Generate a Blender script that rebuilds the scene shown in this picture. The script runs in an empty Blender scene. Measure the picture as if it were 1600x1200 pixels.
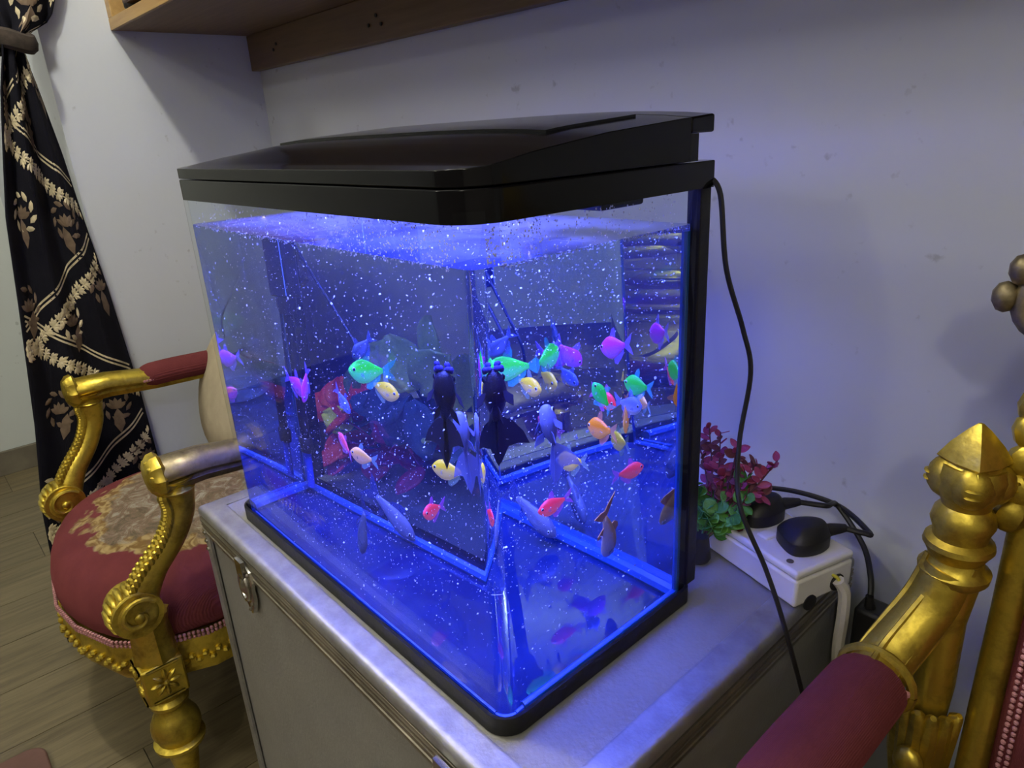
import bpy, bmesh, math, random
from mathutils import Vector, Matrix, Quaternion
random.seed(7)
S = bpy.context.scene
COL = S.collection
ZF = 0.62            # tank stands 0.62 m above the floor; everything below is written with the tank base at z = 0
PI = math.pi

# ------------------------------------------------------------------ camera
cam = bpy.data.cameras.new('camera'); camo = bpy.data.objects.new('camera', cam); COL.objects.link(camo)
cam.sensor_fit = 'HORIZONTAL'; cam.sensor_width = 36; cam.lens = 24.5679; cam.clip_start = 0.01; cam.clip_end = 50
r_ = Vector((0.67260794, 0.73806561, -0.05345757)); u_ = Vector((-0.21961499, 0.26807869, 0.93803149)); f_ = Vector((-0.70665962, 0.61918734, -0.34240213))
camo.matrix_world = Matrix(((r_.x, u_.x, -f_.x, 0.38924), (r_.y, u_.y, -f_.y, -0.30824), (r_.z, u_.z, -f_.z, 0.53155 + ZF), (0, 0, 0, 1)))
S.camera = camo
# ------------------------------------------------------------------ world, lights, exposure
w = bpy.data.worlds.new('world'); S.world = w; w.use_nodes = True
w.node_tree.nodes['Background'].inputs[0].default_value = (0.90, 0.89, 0.84, 1)
w.node_tree.nodes['Background'].inputs[1].default_value = 0.05
S.view_settings.view_transform = 'Standard'; S.view_settings.look = 'None'
S.view_settings.exposure = 0.3; S.view_settings.gamma = 1.0; S.view_settings.use_curve_mapping = False
S.cycles.max_bounces = 18; S.cycles.transmission_bounces = 14; S.cycles.glossy_bounces = 8; S.cycles.diffuse_bounces = 3
S.cycles.transparent_max_bounces = 24; S.cycles.volume_bounces = 0; S.cycles.sample_clamp_indirect = 12.0; S.cycles.caustics_refractive = True

def point_light(loc, power, colr, size):
    l = bpy.data.lights.new('ceiling_and_fill_light', 'POINT'); l.energy = power; l.color = colr; l.shadow_soft_size = size
    o = bpy.data.objects.new('ceiling_and_fill_light', l); COL.objects.link(o); o.location = Vector(loc) + Vector((0, 0, ZF)); return o
WARM = (1.0, 0.95, 0.82)
point_light((-0.55, -3.00, 1.93), 17, WARM, 0.06)          # first three: ceiling lamps of the room, out of frame
point_light((-0.75, -0.27, 1.85), 43, (1.0, 0.95, 0.82), 0.04)
point_light((1.50, -2.00, 1.93), 24, WARM, 0.08)
point_light((0.45, -1.30, 1.93), 13, WARM, 0.12)  # added unseen fill lamp, lifts the ambient light
point_light((-1.90, -1.70, 1.93), 15, WARM, 0.08)  # second added fill lamp, evens out the shadows
LED_MAIN, REAR_GLOW = 1.8, 5.0  # hood lamp, then the glow added at the hood's rear

al = bpy.data.lights.new('aquarium_lamp_light', 'AREA'); al.shape = 'RECTANGLE'; al.size = .552; al.size_y = .228; al.energy = 10.0; al.color = (0.10, 0.13, 1.0); al.spread = math.radians(130)
alo = bpy.data.objects.new('aquarium_lamp_light', al); COL.objects.link(alo); alo.location = (-.30, .1385, .4792 + ZF)      # LED lens plate under the hood, shining straight down

# ------------------------------------------------------------------ materials
MATS = {}
def nmat(name):
    m = bpy.data.materials.new(name); m.use_nodes = True; m.node_tree.nodes.clear()
    o = m.node_tree.nodes.new('ShaderNodeOutputMaterial')
    return m, m.node_tree, o
def N(nt, t, **k):
    n = nt.nodes.new(t)
    for a, b in k.items():
        if a == 'i':
            for x, y in b.items(): n.inputs[x].default_value = y
        else: setattr(n, a, b)
    return n
def ramp(nt, fac, stops):
    r = nt.nodes.new('ShaderNodeValToRGB'); e = r.color_ramp.elements
    while len(e) < len(stops): e.new(0.5)
    for k, (p, c) in enumerate(stops):
        e[k].position = p; e[k].color = (c[0], c[1], c[2], 1)
    nt.links.new(fac, r.inputs[0]); return r.outputs[0]
def c4(c): return (c[0], c[1], c[2], 1)
def pbr(name, col, rough=0.5, metal=0.0, noise=0.0, nscale=20, bump=0.0, bscale=40, col2=None, stretch=None, coat=0.0, sub=None, spec=0.5, emit=None, coord='Object'):
    if name in MATS: return MATS[name]
    m, nt, o = nmat(name); b = N(nt, 'ShaderNodeBsdfPrincipled'); L = nt.links.new
    b.inputs['Roughness'].default_value = rough; b.inputs['Metallic'].default_value = metal
    b.inputs['Base Color'].default_value = c4(col); b.inputs['Coat Weight'].default_value = coat
    b.inputs['Specular IOR Level'].default_value = spec
    tc = N(nt, 'ShaderNodeTexCoord'); mp = N(nt, 'ShaderNodeMapping'); L(tc.outputs[coord], mp.inputs[0])
    if stretch: mp.inputs['Scale'].default_value = stretch
    if noise > 0 or col2:
        t = N(nt, 'ShaderNodeTexNoise', i={'Scale': nscale, 'Detail': 6.0, 'Roughness': 0.6}); L(mp.outputs[0], t.inputs[0])
        c2 = col2 or tuple(max(0, x * (1 - noise)) for x in col)
        L(ramp(nt, t.outputs[0], [(0.35, c2), (0.65, col)]), b.inputs['Base Color'])
    if bump > 0:
        t2 = N(nt, 'ShaderNodeTexNoise', i={'Scale': bscale, 'Detail': 4.0}); L(mp.outputs[0], t2.inputs[0])
        bp = N(nt, 'ShaderNodeBump', i={'Strength': bump, 'Distance': 0.01}); L(t2.outputs[0], bp.inputs['Height']); L(bp.outputs[0], b.inputs['Normal'])
    if emit:
        b.inputs['Emission Color'].default_value = c4(emit[0]); b.inputs['Emission Strength'].default_value = emit[1]
    L(b.outputs[0], o.inputs[0]); MATS[name] = m; return m

def wall_material(name, col):
    m, nt, o = nmat(name); L = nt.links.new
    b = N(nt, 'ShaderNodeBsdfPrincipled', i={'Roughness': 0.7}); tc = N(nt, 'ShaderNodeTexCoord')
    t = N(nt, 'ShaderNodeTexNoise', i={'Scale': 2.2, 'Detail': 5.0}); L(tc.outputs['Object'], t.inputs[0])
    base = ramp(nt, t.outputs[0], [(0.3, tuple(x * 0.94 for x in col)), (0.7, col)])
    g = N(nt, 'ShaderNodeTexNoise', i={'Scale': 9.0, 'Detail': 9.0, 'Roughness': 0.75}); L(tc.outputs['Object'], g.inputs[0])
    sc = N(nt, 'ShaderNodeTexNoise', i={'Scale': 55.0, 'Detail': 2.0}); L(tc.outputs['Object'], sc.inputs[0])
    mu = N(nt, 'ShaderNodeMath', operation='MULTIPLY'); L(g.outputs[0], mu.inputs[0]); L(sc.outputs[0], mu.inputs[1])
    f = ramp(nt, mu.outputs[0], [(0.375, (0, 0, 0)), (0.45, (0.55, 0.55, 0.55))])
    mx = N(nt, 'ShaderNodeMix', data_type='RGBA'); L(f, mx.inputs[0]); L(base, mx.inputs[6]); mx.inputs[7].default_value = (col[0] * .5, col[1] * .48, col[2] * .46, 1)
    L(mx.outputs[2], b.inputs['Base Color'])
    bp = N(nt, 'ShaderNodeBump', i={'Strength': 0.12, 'Distance': 0.004}); L(sc.outputs[0], bp.inputs['Height']); L(bp.outputs[0], b.inputs['Normal'])
    L(b.outputs[0], o.inputs[0]); return m
M_WALL = wall_material('painted_wall', (0.57, 0.61, 0.66))
M_WALL2 = wall_material('painted_wall_recess', (0.50, 0.54, 0.52))
M_CEIL = pbr('ceiling_paint', (0.7, 0.7, 0.68), 0.9)

def gold_material(name, col, dark, rough):
    m, nt, o = nmat(name); L = nt.links.new
    b = N(nt, 'ShaderNodeBsdfPrincipled', i={'Metallic': 0.92, 'Roughness': rough}); tc = N(nt, 'ShaderNodeTexCoord')
    t = N(nt, 'ShaderNodeTexNoise', i={'Scale': 22.0, 'Detail': 7.0, 'Roughness': 0.65}); L(tc.outputs['Object'], t.inputs[0])
    L(ramp(nt, t.outputs[0], [(0.30, dark), (0.55, col), (0.85, tuple(min(1, x * 1.25) for x in col))]), b.inputs['Base Color'])
    L(ramp(nt, t.outputs[0], [(0.3, (rough + .25,) * 3), (0.7, (rough - .06,) * 3)]), b.inputs['Roughness'])
    t2 = N(nt, 'ShaderNodeTexNoise', i={'Scale': 70.0, 'Detail': 3.0}); L(tc.outputs['Object'], t2.inputs[0])
    bp = N(nt, 'ShaderNodeBump', i={'Strength': 0.22, 'Distance': 0.004}); L(t2.outputs[0], bp.inputs['Height']); L(bp.outputs[0], b.inputs['Normal'])
    L(b.outputs[0], o.inputs[0]); return m
M_GOLD = gold_material('gilded_wood', (0.62, 0.47, 0.065), (0.22, 0.15, 0.02), 0.33)
M_GOLDW = gold_material('worn_gilded_wood', (0.30, 0.25, 0.15), (0.10, 0.08, 0.05), 0.42)

def fabric(name, col, col2, scale=260):
    m, nt, o = nmat(name); L = nt.links.new
    b = N(nt, 'ShaderNodeBsdfPrincipled', i={'Roughness': 0.92, 'Specular IOR Level': 0.15, 'Sheen Weight': 0.35, 'Sheen Roughness': 0.5})
    b.inputs['Sheen Tint'].default_value = (col[0] * 2, col[1] * 2, col[2] * 2, 1)
    tc = N(nt, 'ShaderNodeTexCoord')
    t = N(nt, 'ShaderNodeTexNoise', i={'Scale': 14.0, 'Detail': 8.0, 'Roughness': 0.7}); L(tc.outputs['Object'], t.inputs[0])
    L(ramp(nt, t.outputs[0], [(0.3, col2), (0.7, col)]), b.inputs['Base Color'])
    wv = N(nt, 'ShaderNodeTexWave', i={'Scale': scale, 'Distortion': 1.0}); L(tc.outputs['Object'], wv.inputs[0])
    bp = N(nt, 'ShaderNodeBump', i={'Strength': 0.35, 'Distance': 0.002}); L(wv.outputs[1], bp.inputs['Height']); L(bp.outputs[0], b.inputs['Normal'])
    L(b.outputs[0], o.inputs[0]); return m, nt, b, tc
M_RED, _, _, _ = fabric('burgundy_velvet', (0.155, 0.036, 0.037), (0.108, 0.023, 0.025))
M_BRAID = pbr('pink_braid', (0.52, 0.24, 0.24), 0.8, noise=0.4, nscale=90)

def tapestry():
    m, nt, b, tc = fabric('seat_tapestry', (0.155, 0.036, 0.037), (0.108, 0.023, 0.025)); L = nt.links.new
    src = b.inputs['Base Color'].links[0].from_socket
    # picture woven into the seat: flowers in cream, olive and grey inside a ragged scrolled outline
    mp = N(nt, 'ShaderNodeMapping'); mp.inputs['Location'].default_value = (0, 0.08, 0); L(tc.outputs['Object'], mp.inputs[0])
    sep = N(nt, 'ShaderNodeSeparateXYZ'); L(mp.outputs[0], sep.inputs[0])
    sq = lambda v, k: (lambda d: (L(v, d.inputs[0]), d.inputs.__getitem__(1).__setattr__('default_value', k), d)[2])(N(nt, 'ShaderNodeMath', operation='MULTIPLY'))
    x2 = sq(sep.outputs[0], 4.2); y2 = sq(sep.outputs[1], 4.0)
    px = N(nt, 'ShaderNodeMath', operation='POWER', i={1: 2.0}); ax = N(nt, 'ShaderNodeMath', operation='ABSOLUTE'); L(x2.outputs[0], ax.inputs[0]); L(ax.outputs[0], px.inputs[0])
    py = N(nt, 'ShaderNodeMath', operation='POWER', i={1: 2.0}); ay = N(nt, 'ShaderNodeMath', operation='ABSOLUTE'); L(y2.outputs[0], ay.inputs[0]); L(ay.outputs[0], py.inputs[0])
    ad = N(nt, 'ShaderNodeMath', operation='ADD'); L(px.outputs[0], ad.inputs[0]); L(py.outputs[0], ad.inputs[1])
    ns = N(nt, 'ShaderNodeTexNoise', i={'Scale': 13.0, 'Detail': 3.0}); L(tc.outputs['Object'], ns.inputs[0])
    n2 = N(nt, 'ShaderNodeMath', operation='MULTIPLY_ADD', i={1: 1.5, 2: -0.75}); L(ns.outputs[0], n2.inputs[0])
    su = N(nt, 'ShaderNodeMath', operation='ADD'); L(ad.outputs[0], su.inputs[0]); L(n2.outputs[0], su.inputs[1])
    inside = ramp(nt, su.outputs[0], [(0.80, (1, 1, 1)), (0.86, (0, 0, 0))])
    edge = ramp(nt, su.outputs[0], [(0.56, (0, 0, 0)), (0.64, (1, 1, 1)), (0.80, (1, 1, 1)), (0.86, (0, 0, 0))])
    fl = N(nt, 'ShaderNodeTexNoise', i={'Scale': 24.0, 'Detail': 8.0, 'Roughness': 0.75, 'Distortion': 1.5}); L(tc.outputs['Object'], fl.inputs[0])
    pic = ramp(nt, fl.outputs[0], [(0.30, (0.045, 0.040, 0.025)), (0.42, (0.12, 0.105, 0.06)), (0.50, (0.17, 0.12, 0.075)), (0.57, (0.24, 0.22, 0.15)), (0.68, (0.36, 0.34, 0.26))])
    m1 = N(nt, 'ShaderNodeMix', data_type='RGBA'); L(inside, m1.inputs[0]); L(src, m1.inputs[6]); L(pic, m1.inputs[7])
    ws = N(nt, 'ShaderNodeTexNoise', i={'Scale': 30.0, 'Detail': 2.0, 'Distortion': 2.0}); L(tc.outputs['Object'], ws.inputs[0])
    gold = ramp(nt, ws.outputs[0], [(0.42, (0.16, 0.10, 0.03)), (0.6, (0.36, 0.27, 0.11))])
    m2 = N(nt, 'ShaderNodeMix', data_type='RGBA'); L(edge, m2.inputs[0]); L(m1.outputs[2], m2.inputs[6]); L(gold, m2.inputs[7])
    L(m2.outputs[2], b.inputs['Base Color']); return m
M_TAP = tapestry()

def plank_material(k):
    v = 0.88 + 0.24 * random.random()
    m, nt, o = nmat('wood_look_plank'); L = nt.links.new
    b = N(nt, 'ShaderNodeBsdfPrincipled', i={'Roughness': 0.42}); tc = N(nt, 'ShaderNodeTexCoord')
    mp = N(nt, 'ShaderNodeMapping'); mp.inputs['Scale'].default_value = (26, 1.6, 1); mp.inputs['Location'].default_value = (k * 3.1, k * 1.7, 0); L(tc.outputs['Object'], mp.inputs[0])
    t = N(nt, 'ShaderNodeTexNoise', i={'Scale': 2.4, 'Detail': 9.0, 'Roughness': 0.7, 'Distortion': 0.4}); L(mp.outputs[0], t.inputs[0])
    L(ramp(nt, t.outputs[0], [(0.28, (0.075 * v, 0.058 * v, 0.030 * v)), (0.5, (0.150 * v, 0.120 * v, 0.064 * v)), (0.75, (0.22 * v, 0.180 * v, 0.10 * v))]), b.inputs['Base Color'])
    bp = N(nt, 'ShaderNodeBump', i={'Strength': 0.1, 'Distance': 0.003}); L(t.outputs[0], bp.inputs['Height']); L(bp.outputs[0], b.inputs['Normal'])
    L(b.outputs[0], o.inputs[0]); return m
M_PLANKS = [plank_material(k) for k in range(4)]
M_GROUT = pbr('floor_joint', (0.07, 0.058, 0.04), 0.9)
M_SKIRT = pbr('wood_skirting', (0.16, 0.14, 0.10), 0.6, noise=0.3, nscale=12)
M_SHELF_LIT = pbr('lit_shelf_wood', (0.42, 0.27, 0.10), 0.45, col2=(0.33, 0.20, 0.07), nscale=3, stretch=(2, 30, 30))  # lighter wood tone, with the light on the front edge in its colour
M_SHELF_SHADE = pbr('shaded_shelf_wood', (0.20, 0.125, 0.06), 0.5, col2=(0.15, 0.09, 0.04), nscale=3, stretch=(2, 30, 30))  # same wood darkened, shade of the underside put into the colour
M_APRON = pbr('shelf_apron_wood', (0.20, 0.13, 0.065), 0.5, col2=(0.16, 0.10, 0.045), nscale=3, stretch=(2, 30, 30))
M_DARKWOOD = pbr('dark_striped_wood', (0.10, 0.045, 0.02), 0.5, col2=(0.03, 0.014, 0.008), nscale=5, stretch=(2, 2, 60))
M_BLACK = pbr('glossy_black_plastic', (0.005, 0.005, 0.007), 0.12, noise=0.2, nscale=5, spec=.2)
M_BLACKM = pbr('matte_black_plastic', (0.008, 0.008, 0.009), 0.42, spec=.3, bump=0.05, bscale=120)
M_RUBBER = pbr('black_rubber', (0.010, 0.010, 0.011), 0.5)
M_ALU = pbr('aluminium_rail', (0.42, 0.42, 0.41), 0.55, 0.85, noise=0.25, nscale=9, bump=0.05, bscale=60, stretch=(4, 4, 4))
M_ALUD = pbr('aluminium_rail_worn', (0.30, 0.27, 0.21), 0.42, 0.75, noise=0.45, nscale=14)
M_PANEL = pbr('grey_case_panel', (0.26, 0.258, 0.235), 0.5, 0.15, noise=0.10, nscale=16, bump=0.10, bscale=200)
M_CHROME = pbr('chrome', (0.55, 0.54, 0.50), 0.22, 1.0, noise=0.35, nscale=30)
M_WHITE = pbr('white_plastic', (0.70, 0.69, 0.66), 0.36, noise=0.06, nscale=25)
M_WCABLE = pbr('white_cable', (0.62, 0.59, 0.50), 0.5, noise=0.12, nscale=60)
M_SWITCH = pbr('dark_red_rocker', (0.10, 0.008, 0.008), 0.25)
M_YEL = pbr('yellow_wire', (0.55, 0.50, 0.05), 0.5)
M_POT = pbr('small_black_pot', (0.03, 0.03, 0.03), 0.5)
M_CREAM = pbr('cream_fabric', (0.42, 0.36, 0.24), 0.95, noise=0.12, nscale=30, bump=0.08, bscale=300)
M_MAROON = pbr('brown_mat', (0.13, 0.065, 0.048), 0.8, noise=0.2, nscale=20)
M_CURT, _nt, _b, _tc = fabric('black_brocade', (0.010, 0.010, 0.016), (0.005, 0.005, 0.009), 400)
M_EMB = pbr('gold_embroidery', (0.74, 0.64, 0.40), 0.6, noise=0.35, nscale=60)
M_EMBD = pbr('brown_embroidery', (0.20, 0.14, 0.09), 0.7, noise=0.35, nscale=60)
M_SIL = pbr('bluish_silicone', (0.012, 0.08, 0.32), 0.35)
M_FLAKE = pbr('food_flake', (0.95, 0.88, 0.92), 0.6)

def thin_glass():
    m, nt, o = nmat('aquarium_glass'); L = nt.links.new
    tr = N(nt, 'ShaderNodeBsdfTransparent'); tr.inputs[0].default_value = (0.97, 0.99, 1, 1)
    gl = N(nt, 'ShaderNodeBsdfGlossy', i={'Roughness': 0.0}); fr = N(nt, 'ShaderNodeFresnel', i={'IOR': 1.22})
    ge = N(nt, 'ShaderNodeNewGeometry'); inv = N(nt, 'ShaderNodeMath', operation='SUBTRACT', i={0: 1.0}); L(ge.outputs['Backfacing'], inv.inputs[1])
    mu = N(nt, 'ShaderNodeMath', operation='MULTIPLY'); L(fr.outputs[0], mu.inputs[0]); L(inv.outputs[0], mu.inputs[1])
    mx = N(nt, 'ShaderNodeMixShader'); L(mu.outputs[0], mx.inputs[0]); L(tr.outputs[0], mx.inputs[1]); L(gl.outputs[0], mx.inputs[2])
    L(mx.outputs[0], o.inputs[0]); return m
M_GLASS = thin_glass()
def water_side():
    m, nt, o = nmat('water_against_glass'); L = nt.links.new
    g = N(nt, 'ShaderNodeBsdfGlass', i={'Roughness': 0.0, 'IOR': 1.333}); g.inputs[0].default_value = (0.72, 0.79, 0.86, 1)
    L(g.outputs[0], o.inputs[0]); return m
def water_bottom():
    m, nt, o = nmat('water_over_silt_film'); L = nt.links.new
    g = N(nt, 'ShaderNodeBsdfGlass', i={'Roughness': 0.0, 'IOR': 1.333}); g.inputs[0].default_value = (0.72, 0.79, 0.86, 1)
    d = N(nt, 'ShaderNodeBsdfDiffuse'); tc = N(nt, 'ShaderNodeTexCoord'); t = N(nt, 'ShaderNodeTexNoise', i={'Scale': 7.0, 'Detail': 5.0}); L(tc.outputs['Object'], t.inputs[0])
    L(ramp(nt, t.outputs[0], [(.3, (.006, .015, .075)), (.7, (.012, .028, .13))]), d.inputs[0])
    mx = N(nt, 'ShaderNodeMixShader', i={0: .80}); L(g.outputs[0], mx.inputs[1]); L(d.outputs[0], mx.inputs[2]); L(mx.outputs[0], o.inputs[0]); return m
def water_top():
    m, nt, o = nmat('water_surface'); L = nt.links.new
    tr = N(nt, 'ShaderNodeBsdfTransparent'); gl = N(nt, 'ShaderNodeBsdfGlossy', i={'Roughness': 0.02}); fr = N(nt, 'ShaderNodeFresnel', i={'IOR': 1.333})
    tc = N(nt, 'ShaderNodeTexCoord'); t = N(nt, 'ShaderNodeTexNoise', i={'Scale': 38.0, 'Detail': 2.0}); L(tc.outputs['Object'], t.inputs[0])
    bp = N(nt, 'ShaderNodeBump', i={'Strength': 0.10, 'Distance': 0.004}); L(t.outputs[0], bp.inputs['Height']); L(bp.outputs[0], gl.inputs['Normal']); L(bp.outputs[0], fr.inputs['Normal'])
    mx = N(nt, 'ShaderNodeMixShader'); L(fr.outputs[0], mx.inputs[0]); L(tr.outputs[0], mx.inputs[1]); L(gl.outputs[0], mx.inputs[2])
    df = N(nt, 'ShaderNodeBsdfDiffuse'); df.inputs[0].default_value = (.75, .72, .8, 1)          # thin film of food dust floating on the water
    t2 = N(nt, 'ShaderNodeTexNoise', i={'Scale': 14.0, 'Detail': 6.0, 'Distortion': 1.0}); L(tc.outputs['Object'], t2.inputs[0])
    mr = N(nt, 'ShaderNodeMapRange', i={1: .3, 2: .7, 3: .025, 4: .075}); L(t2.outputs[0], mr.inputs[0])
    m2 = N(nt, 'ShaderNodeMixShader'); L(mr.outputs[0], m2.inputs[0]); L(mx.outputs[0], m2.inputs[1]); L(df.outputs[0], m2.inputs[2])
    L(m2.outputs[0], o.inputs[0]); return m
def murk():
    m, nt, o = nmat('murky_water'); v = N(nt, 'ShaderNodeVolumeScatter', i={'Density': 0.13, 'Anisotropy': 0.1}); v.inputs[0].default_value = (0.15, 0.30, 1, 1)
    nt.links.new(v.outputs[0], o.inputs['Volume']); return m
def led(name, col, s):
    m, nt, o = nmat(name); e = N(nt, 'ShaderNodeEmission', i={'Strength': s}); e.inputs[0].default_value = c4(col)
    nt.links.new(e.outputs[0], o.inputs[0]); return m
M_WSIDE, M_WTOP, M_WBOT, M_MURK = water_side(), water_top(), water_bottom(), murk()
M_LED = led('blue_lamp', (0.018, 0.045, 1.0), LED_MAIN); M_REAR_GLOW = led('added_rear_glow', (0.30, 0.28, 1.0), REAR_GLOW)  # second material: glow added to tint the wall behind the hood

# ------------------------------------------------------------------ mesh builder
class MB:
    def __init__(s): s.v = []; s.f = []; s.mi = []; s.m = 0
    def add(s, vs, fs):
        o = len(s.v); s.v += [tuple(v) for v in vs]; s.f += [tuple(i + o for i in f) for f in fs]; s.mi += [s.m] * len(fs); return s
    def box(s, x0, x1, y0, y1, z0, z1, M=None):
        vs = [Vector((x, y, z)) for z in (z0, z1) for y in (y0, y1) for x in (x0, x1)]
        if M: vs = [M @ v for v in vs]
        return s.add(vs, [(0, 2, 3, 1), (4, 5, 7, 6), (0, 1, 5, 4), (2, 6, 7, 3), (0, 4, 6, 2), (1, 3, 7, 5)])
    def loft(s, rings, close=True, cap=True):
        n = len(rings[0]); vs = [p for r in rings for p in r]; fs = []
        for i in range(len(rings) - 1):
            for j in range(n if close else n - 1):
                k = (j + 1) % n; fs.append((i * n + j, i * n + k, (i + 1) * n + k, (i + 1) * n + j))
        if cap and close: fs.append(tuple(reversed(range(n)))); fs.append(tuple((len(rings) - 1) * n + j for j in range(n)))
        return s.add(vs, fs)
    def prism(s, pts, z0, z1): return s.loft([[(p[0], p[1], z0) for p in pts], [(p[0], p[1], z1) for p in pts]])
    def lathe(s, prof, M=None, n=20, lobes=0, depth=0):
        rings = []
        for r, z in prof:
            ring = []
            for k in range(n):
                a = 2 * PI * k / n; q = r * (1 + (depth * math.cos(lobes * a) if lobes else 0))
                p = Vector((q * math.cos(a), q * math.sin(a), z)); ring.append(M @ p if M else p)
            rings.append(ring)
        return s.loft(rings)
    def tube(s, pts, rad, n=10, sx=1.0, sy=1.0, up=(0, 0, 1), cap=True):
        pts = [Vector(p) for p in pts]; rings = []; last = None
        for i, p in enumerate(pts):
            t = (pts[min(i + 1, len(pts) - 1)] - pts[max(i - 1, 0)]).normalized()
            a = t.cross(Vector(up)) if last is None or sx != sy else last - t * last.dot(t)
            if a.length < 1e-3: a = t.cross(Vector((0.3, 1, 0.1)))
            a.normalize(); last = a; b = a.cross(t).normalized(); r = rad[i] if isinstance(rad, (list, tuple)) else rad
            rings.append([p + a * (r * sx * math.cos(2 * PI * k / n)) + b * (r * sy * math.sin(2 * PI * k / n)) for k in range(n)])
        return s.loft(rings, cap=cap)
    def ball(s, c, r, M=None, n=10, m=6):
        rx, ry, rz = (r, r, r) if not isinstance(r, (tuple, list)) else r
        rings = []
        for i in range(m + 1):
            a = -PI / 2 + PI * i / m; cz = math.cos(a) if 0 < i < m else 0.02
            ring = [Vector((rx * cz * math.cos(2 * PI * k / n), ry * cz * math.sin(2 * PI * k / n), rz * math.sin(a))) for k in range(n)]
            rings.append([(M @ p if M else p) + Vector(c) for p in ring])
        return s.loft(rings)
    def build(s, name, mat, parent=None, smooth=True, bevel=0, seg=2, sub=0, angle=40):
        me = bpy.data.meshes.new(name); me.from_pydata([tuple(v) for v in s.v], [], s.f)
        for mm in (mat if isinstance(mat, (list, tuple)) else [mat]): me.materials.append(mm)
        me.polygons.foreach_set('material_index', s.mi)
        b = bmesh.new(); b.from_mesh(me); bmesh.ops.recalc_face_normals(b, faces=b.faces); b.to_mesh(me); b.free()
        if smooth:
            me.polygons.foreach_set('use_smooth', [True] * len(me.polygons))
            me.set_sharp_from_angle(angle=math.radians(angle))
        o = bpy.data.objects.new(name, me); COL.objects.link(o)
        if parent: o.parent = parent
        if bevel:
            mo = o.modifiers.new('bevel', 'BEVEL'); mo.width = bevel; mo.segments = seg; mo.limit_method = 'ANGLE'; mo.angle_limit = math.radians(35)
        if sub:
            mo = o.modifiers.new('sub', 'SUBSURF'); mo.levels = sub; mo.render_levels = sub
        return o
def tag(o, label=None, cat=None, group=None, kind=None):
    if label: o['label'] = label
    if cat: o['category'] = cat
    if group: o['group'] = group
    if kind: o['kind'] = kind
    return o
def empty(name, loc, label, cat, group=None, rz=0):
    o = bpy.data.objects.new(name, None); COL.objects.link(o); o.location = loc; o.rotation_euler = (0, 0, rz); o.empty_display_size = .05
    return tag(o, label, cat, group)
def inst(src, name, parent, M):
    o = src.copy(); COL.objects.link(o); o.name = name; o.parent = parent; o.matrix_local = M; return o
def smooth_path(pts, n=8):
    P = [Vector(p) for p in pts]; P = [P[0]] + P + [P[-1]]; out = []
    for i in range(1, len(P) - 2):
        for k in range(n):
            t = k / n; a, b, c, d = P[i - 1], P[i], P[i + 1], P[i + 2]
            out.append(0.5 * ((2 * b) + (c - a) * t + (2 * a - 5 * b + 4 * c - d) * t * t + (3 * b - a - 3 * c + d) * t ** 3))
    out.append(P[-2]); return out
def rrect(x0, x1, y0, y1, rf, rb=0.004, n=8):
    """outline, counter-clockwise, front (y0) corners rounded by rf, back ones by rb"""
    o = []
    for cx, cy, r, a0 in ((x0 + rf, y0 + rf, rf, PI), (x1 - rf, y0 + rf, rf, 1.5 * PI), (x1 - rb, y1 - rb, rb, 0), (x0 + rb, y1 - rb, rb, .5 * PI)):
        for k in range(n + 1): a = a0 + PI / 2 * k / n; o.append((cx + r * math.cos(a), cy + r * math.sin(a)))
    return o
def frame_mat(x, z, loc=(0, 0, 0)):
    x = Vector(x).normalized(); z = Vector(z); z = (z - x * z.dot(x)).normalized(); y = z.cross(x)
    return Matrix(((x.x, y.x, z.x, loc[0]), (x.y, y.y, z.y, loc[1]), (x.z, y.z, z.z, loc[2]), (0, 0, 0, 1)))
def rect_sweep(mb, x0, x1, y0, y1, prof):
    """profile of (outset, z) swept round a rectangle with mitred corners, closed section"""
    rings = []
    for cx, cy, sx, sy in ((x0, y0, -1, -1), (x1, y0, 1, -1), (x1, y1, 1, 1), (x0, y1, -1, 1)):
        rings.append([(cx + sx * d, cy + sy * d, z) for d, z in prof])
    return mb.loft(rings + [rings[0]], cap=False)

# ------------------------------------------------------------------ the room
XL, YB = -1.51, 0.55
mb = MB().box(XL - 1.4, 2.2, YB, YB + 0.12, -ZF, 2.05); tag(mb.build('wall_back', M_WALL, smooth=False), kind='structure')
mb = MB().box(-2.85, XL, 0.07, YB, -ZF, 2.05); tag(mb.build('wall_left', M_WALL, smooth=False), kind='structure')
mb = MB().box(-2.89, -2.77, -3.4, 0.07, -ZF, 2.05); tag(mb.build('wall_recess', M_WALL2, smooth=False), kind='structure')
tag(MB().box(-2.89, 2.3, -3.5, YB + .12, 2.05, 2.15).build('ceiling', M_CEIL, smooth=False), kind='structure')
tag(MB().box(-2.89, 2.3, -3.5, -3.4, -ZF, 2.05).build('wall_front', pbr('front_wall_paint', (.22, .19, .15), .8), smooth=False), kind='structure')
tag(MB().box(2.2, 2.3, -3.4, YB + .12, -ZF, 2.05).build('wall_right', pbr('right_wall_paint', (.50, .47, .42), .8), smooth=False), kind='structure')
fl = MB().box(-2.9, 2.3, -3.5, YB + .1, -ZF - 0.06, -ZF - 0.004).build('floor', M_GROUT, smooth=False); tag(fl, kind='structure')
pw, plen = 0.20, 1.2; px0 = -2.77; r = 0
while px0 < 0.75:
    off = -0.179 - plen * (0, 0.38, 0.7)[r % 3]
    y = off - plen
    while y < YB:
        ya, yb = max(y, -2.0), min(y + plen, YB)
        if yb - ya > 0.03:
            MB().box(px0 + .001, px0 + pw - .001, ya + .001, yb - .001, -ZF - 0.02, -ZF).build('plank', M_PLANKS[random.randrange(4)], fl, smooth=False)
        y += plen
    px0 += pw; r += 1
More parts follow.
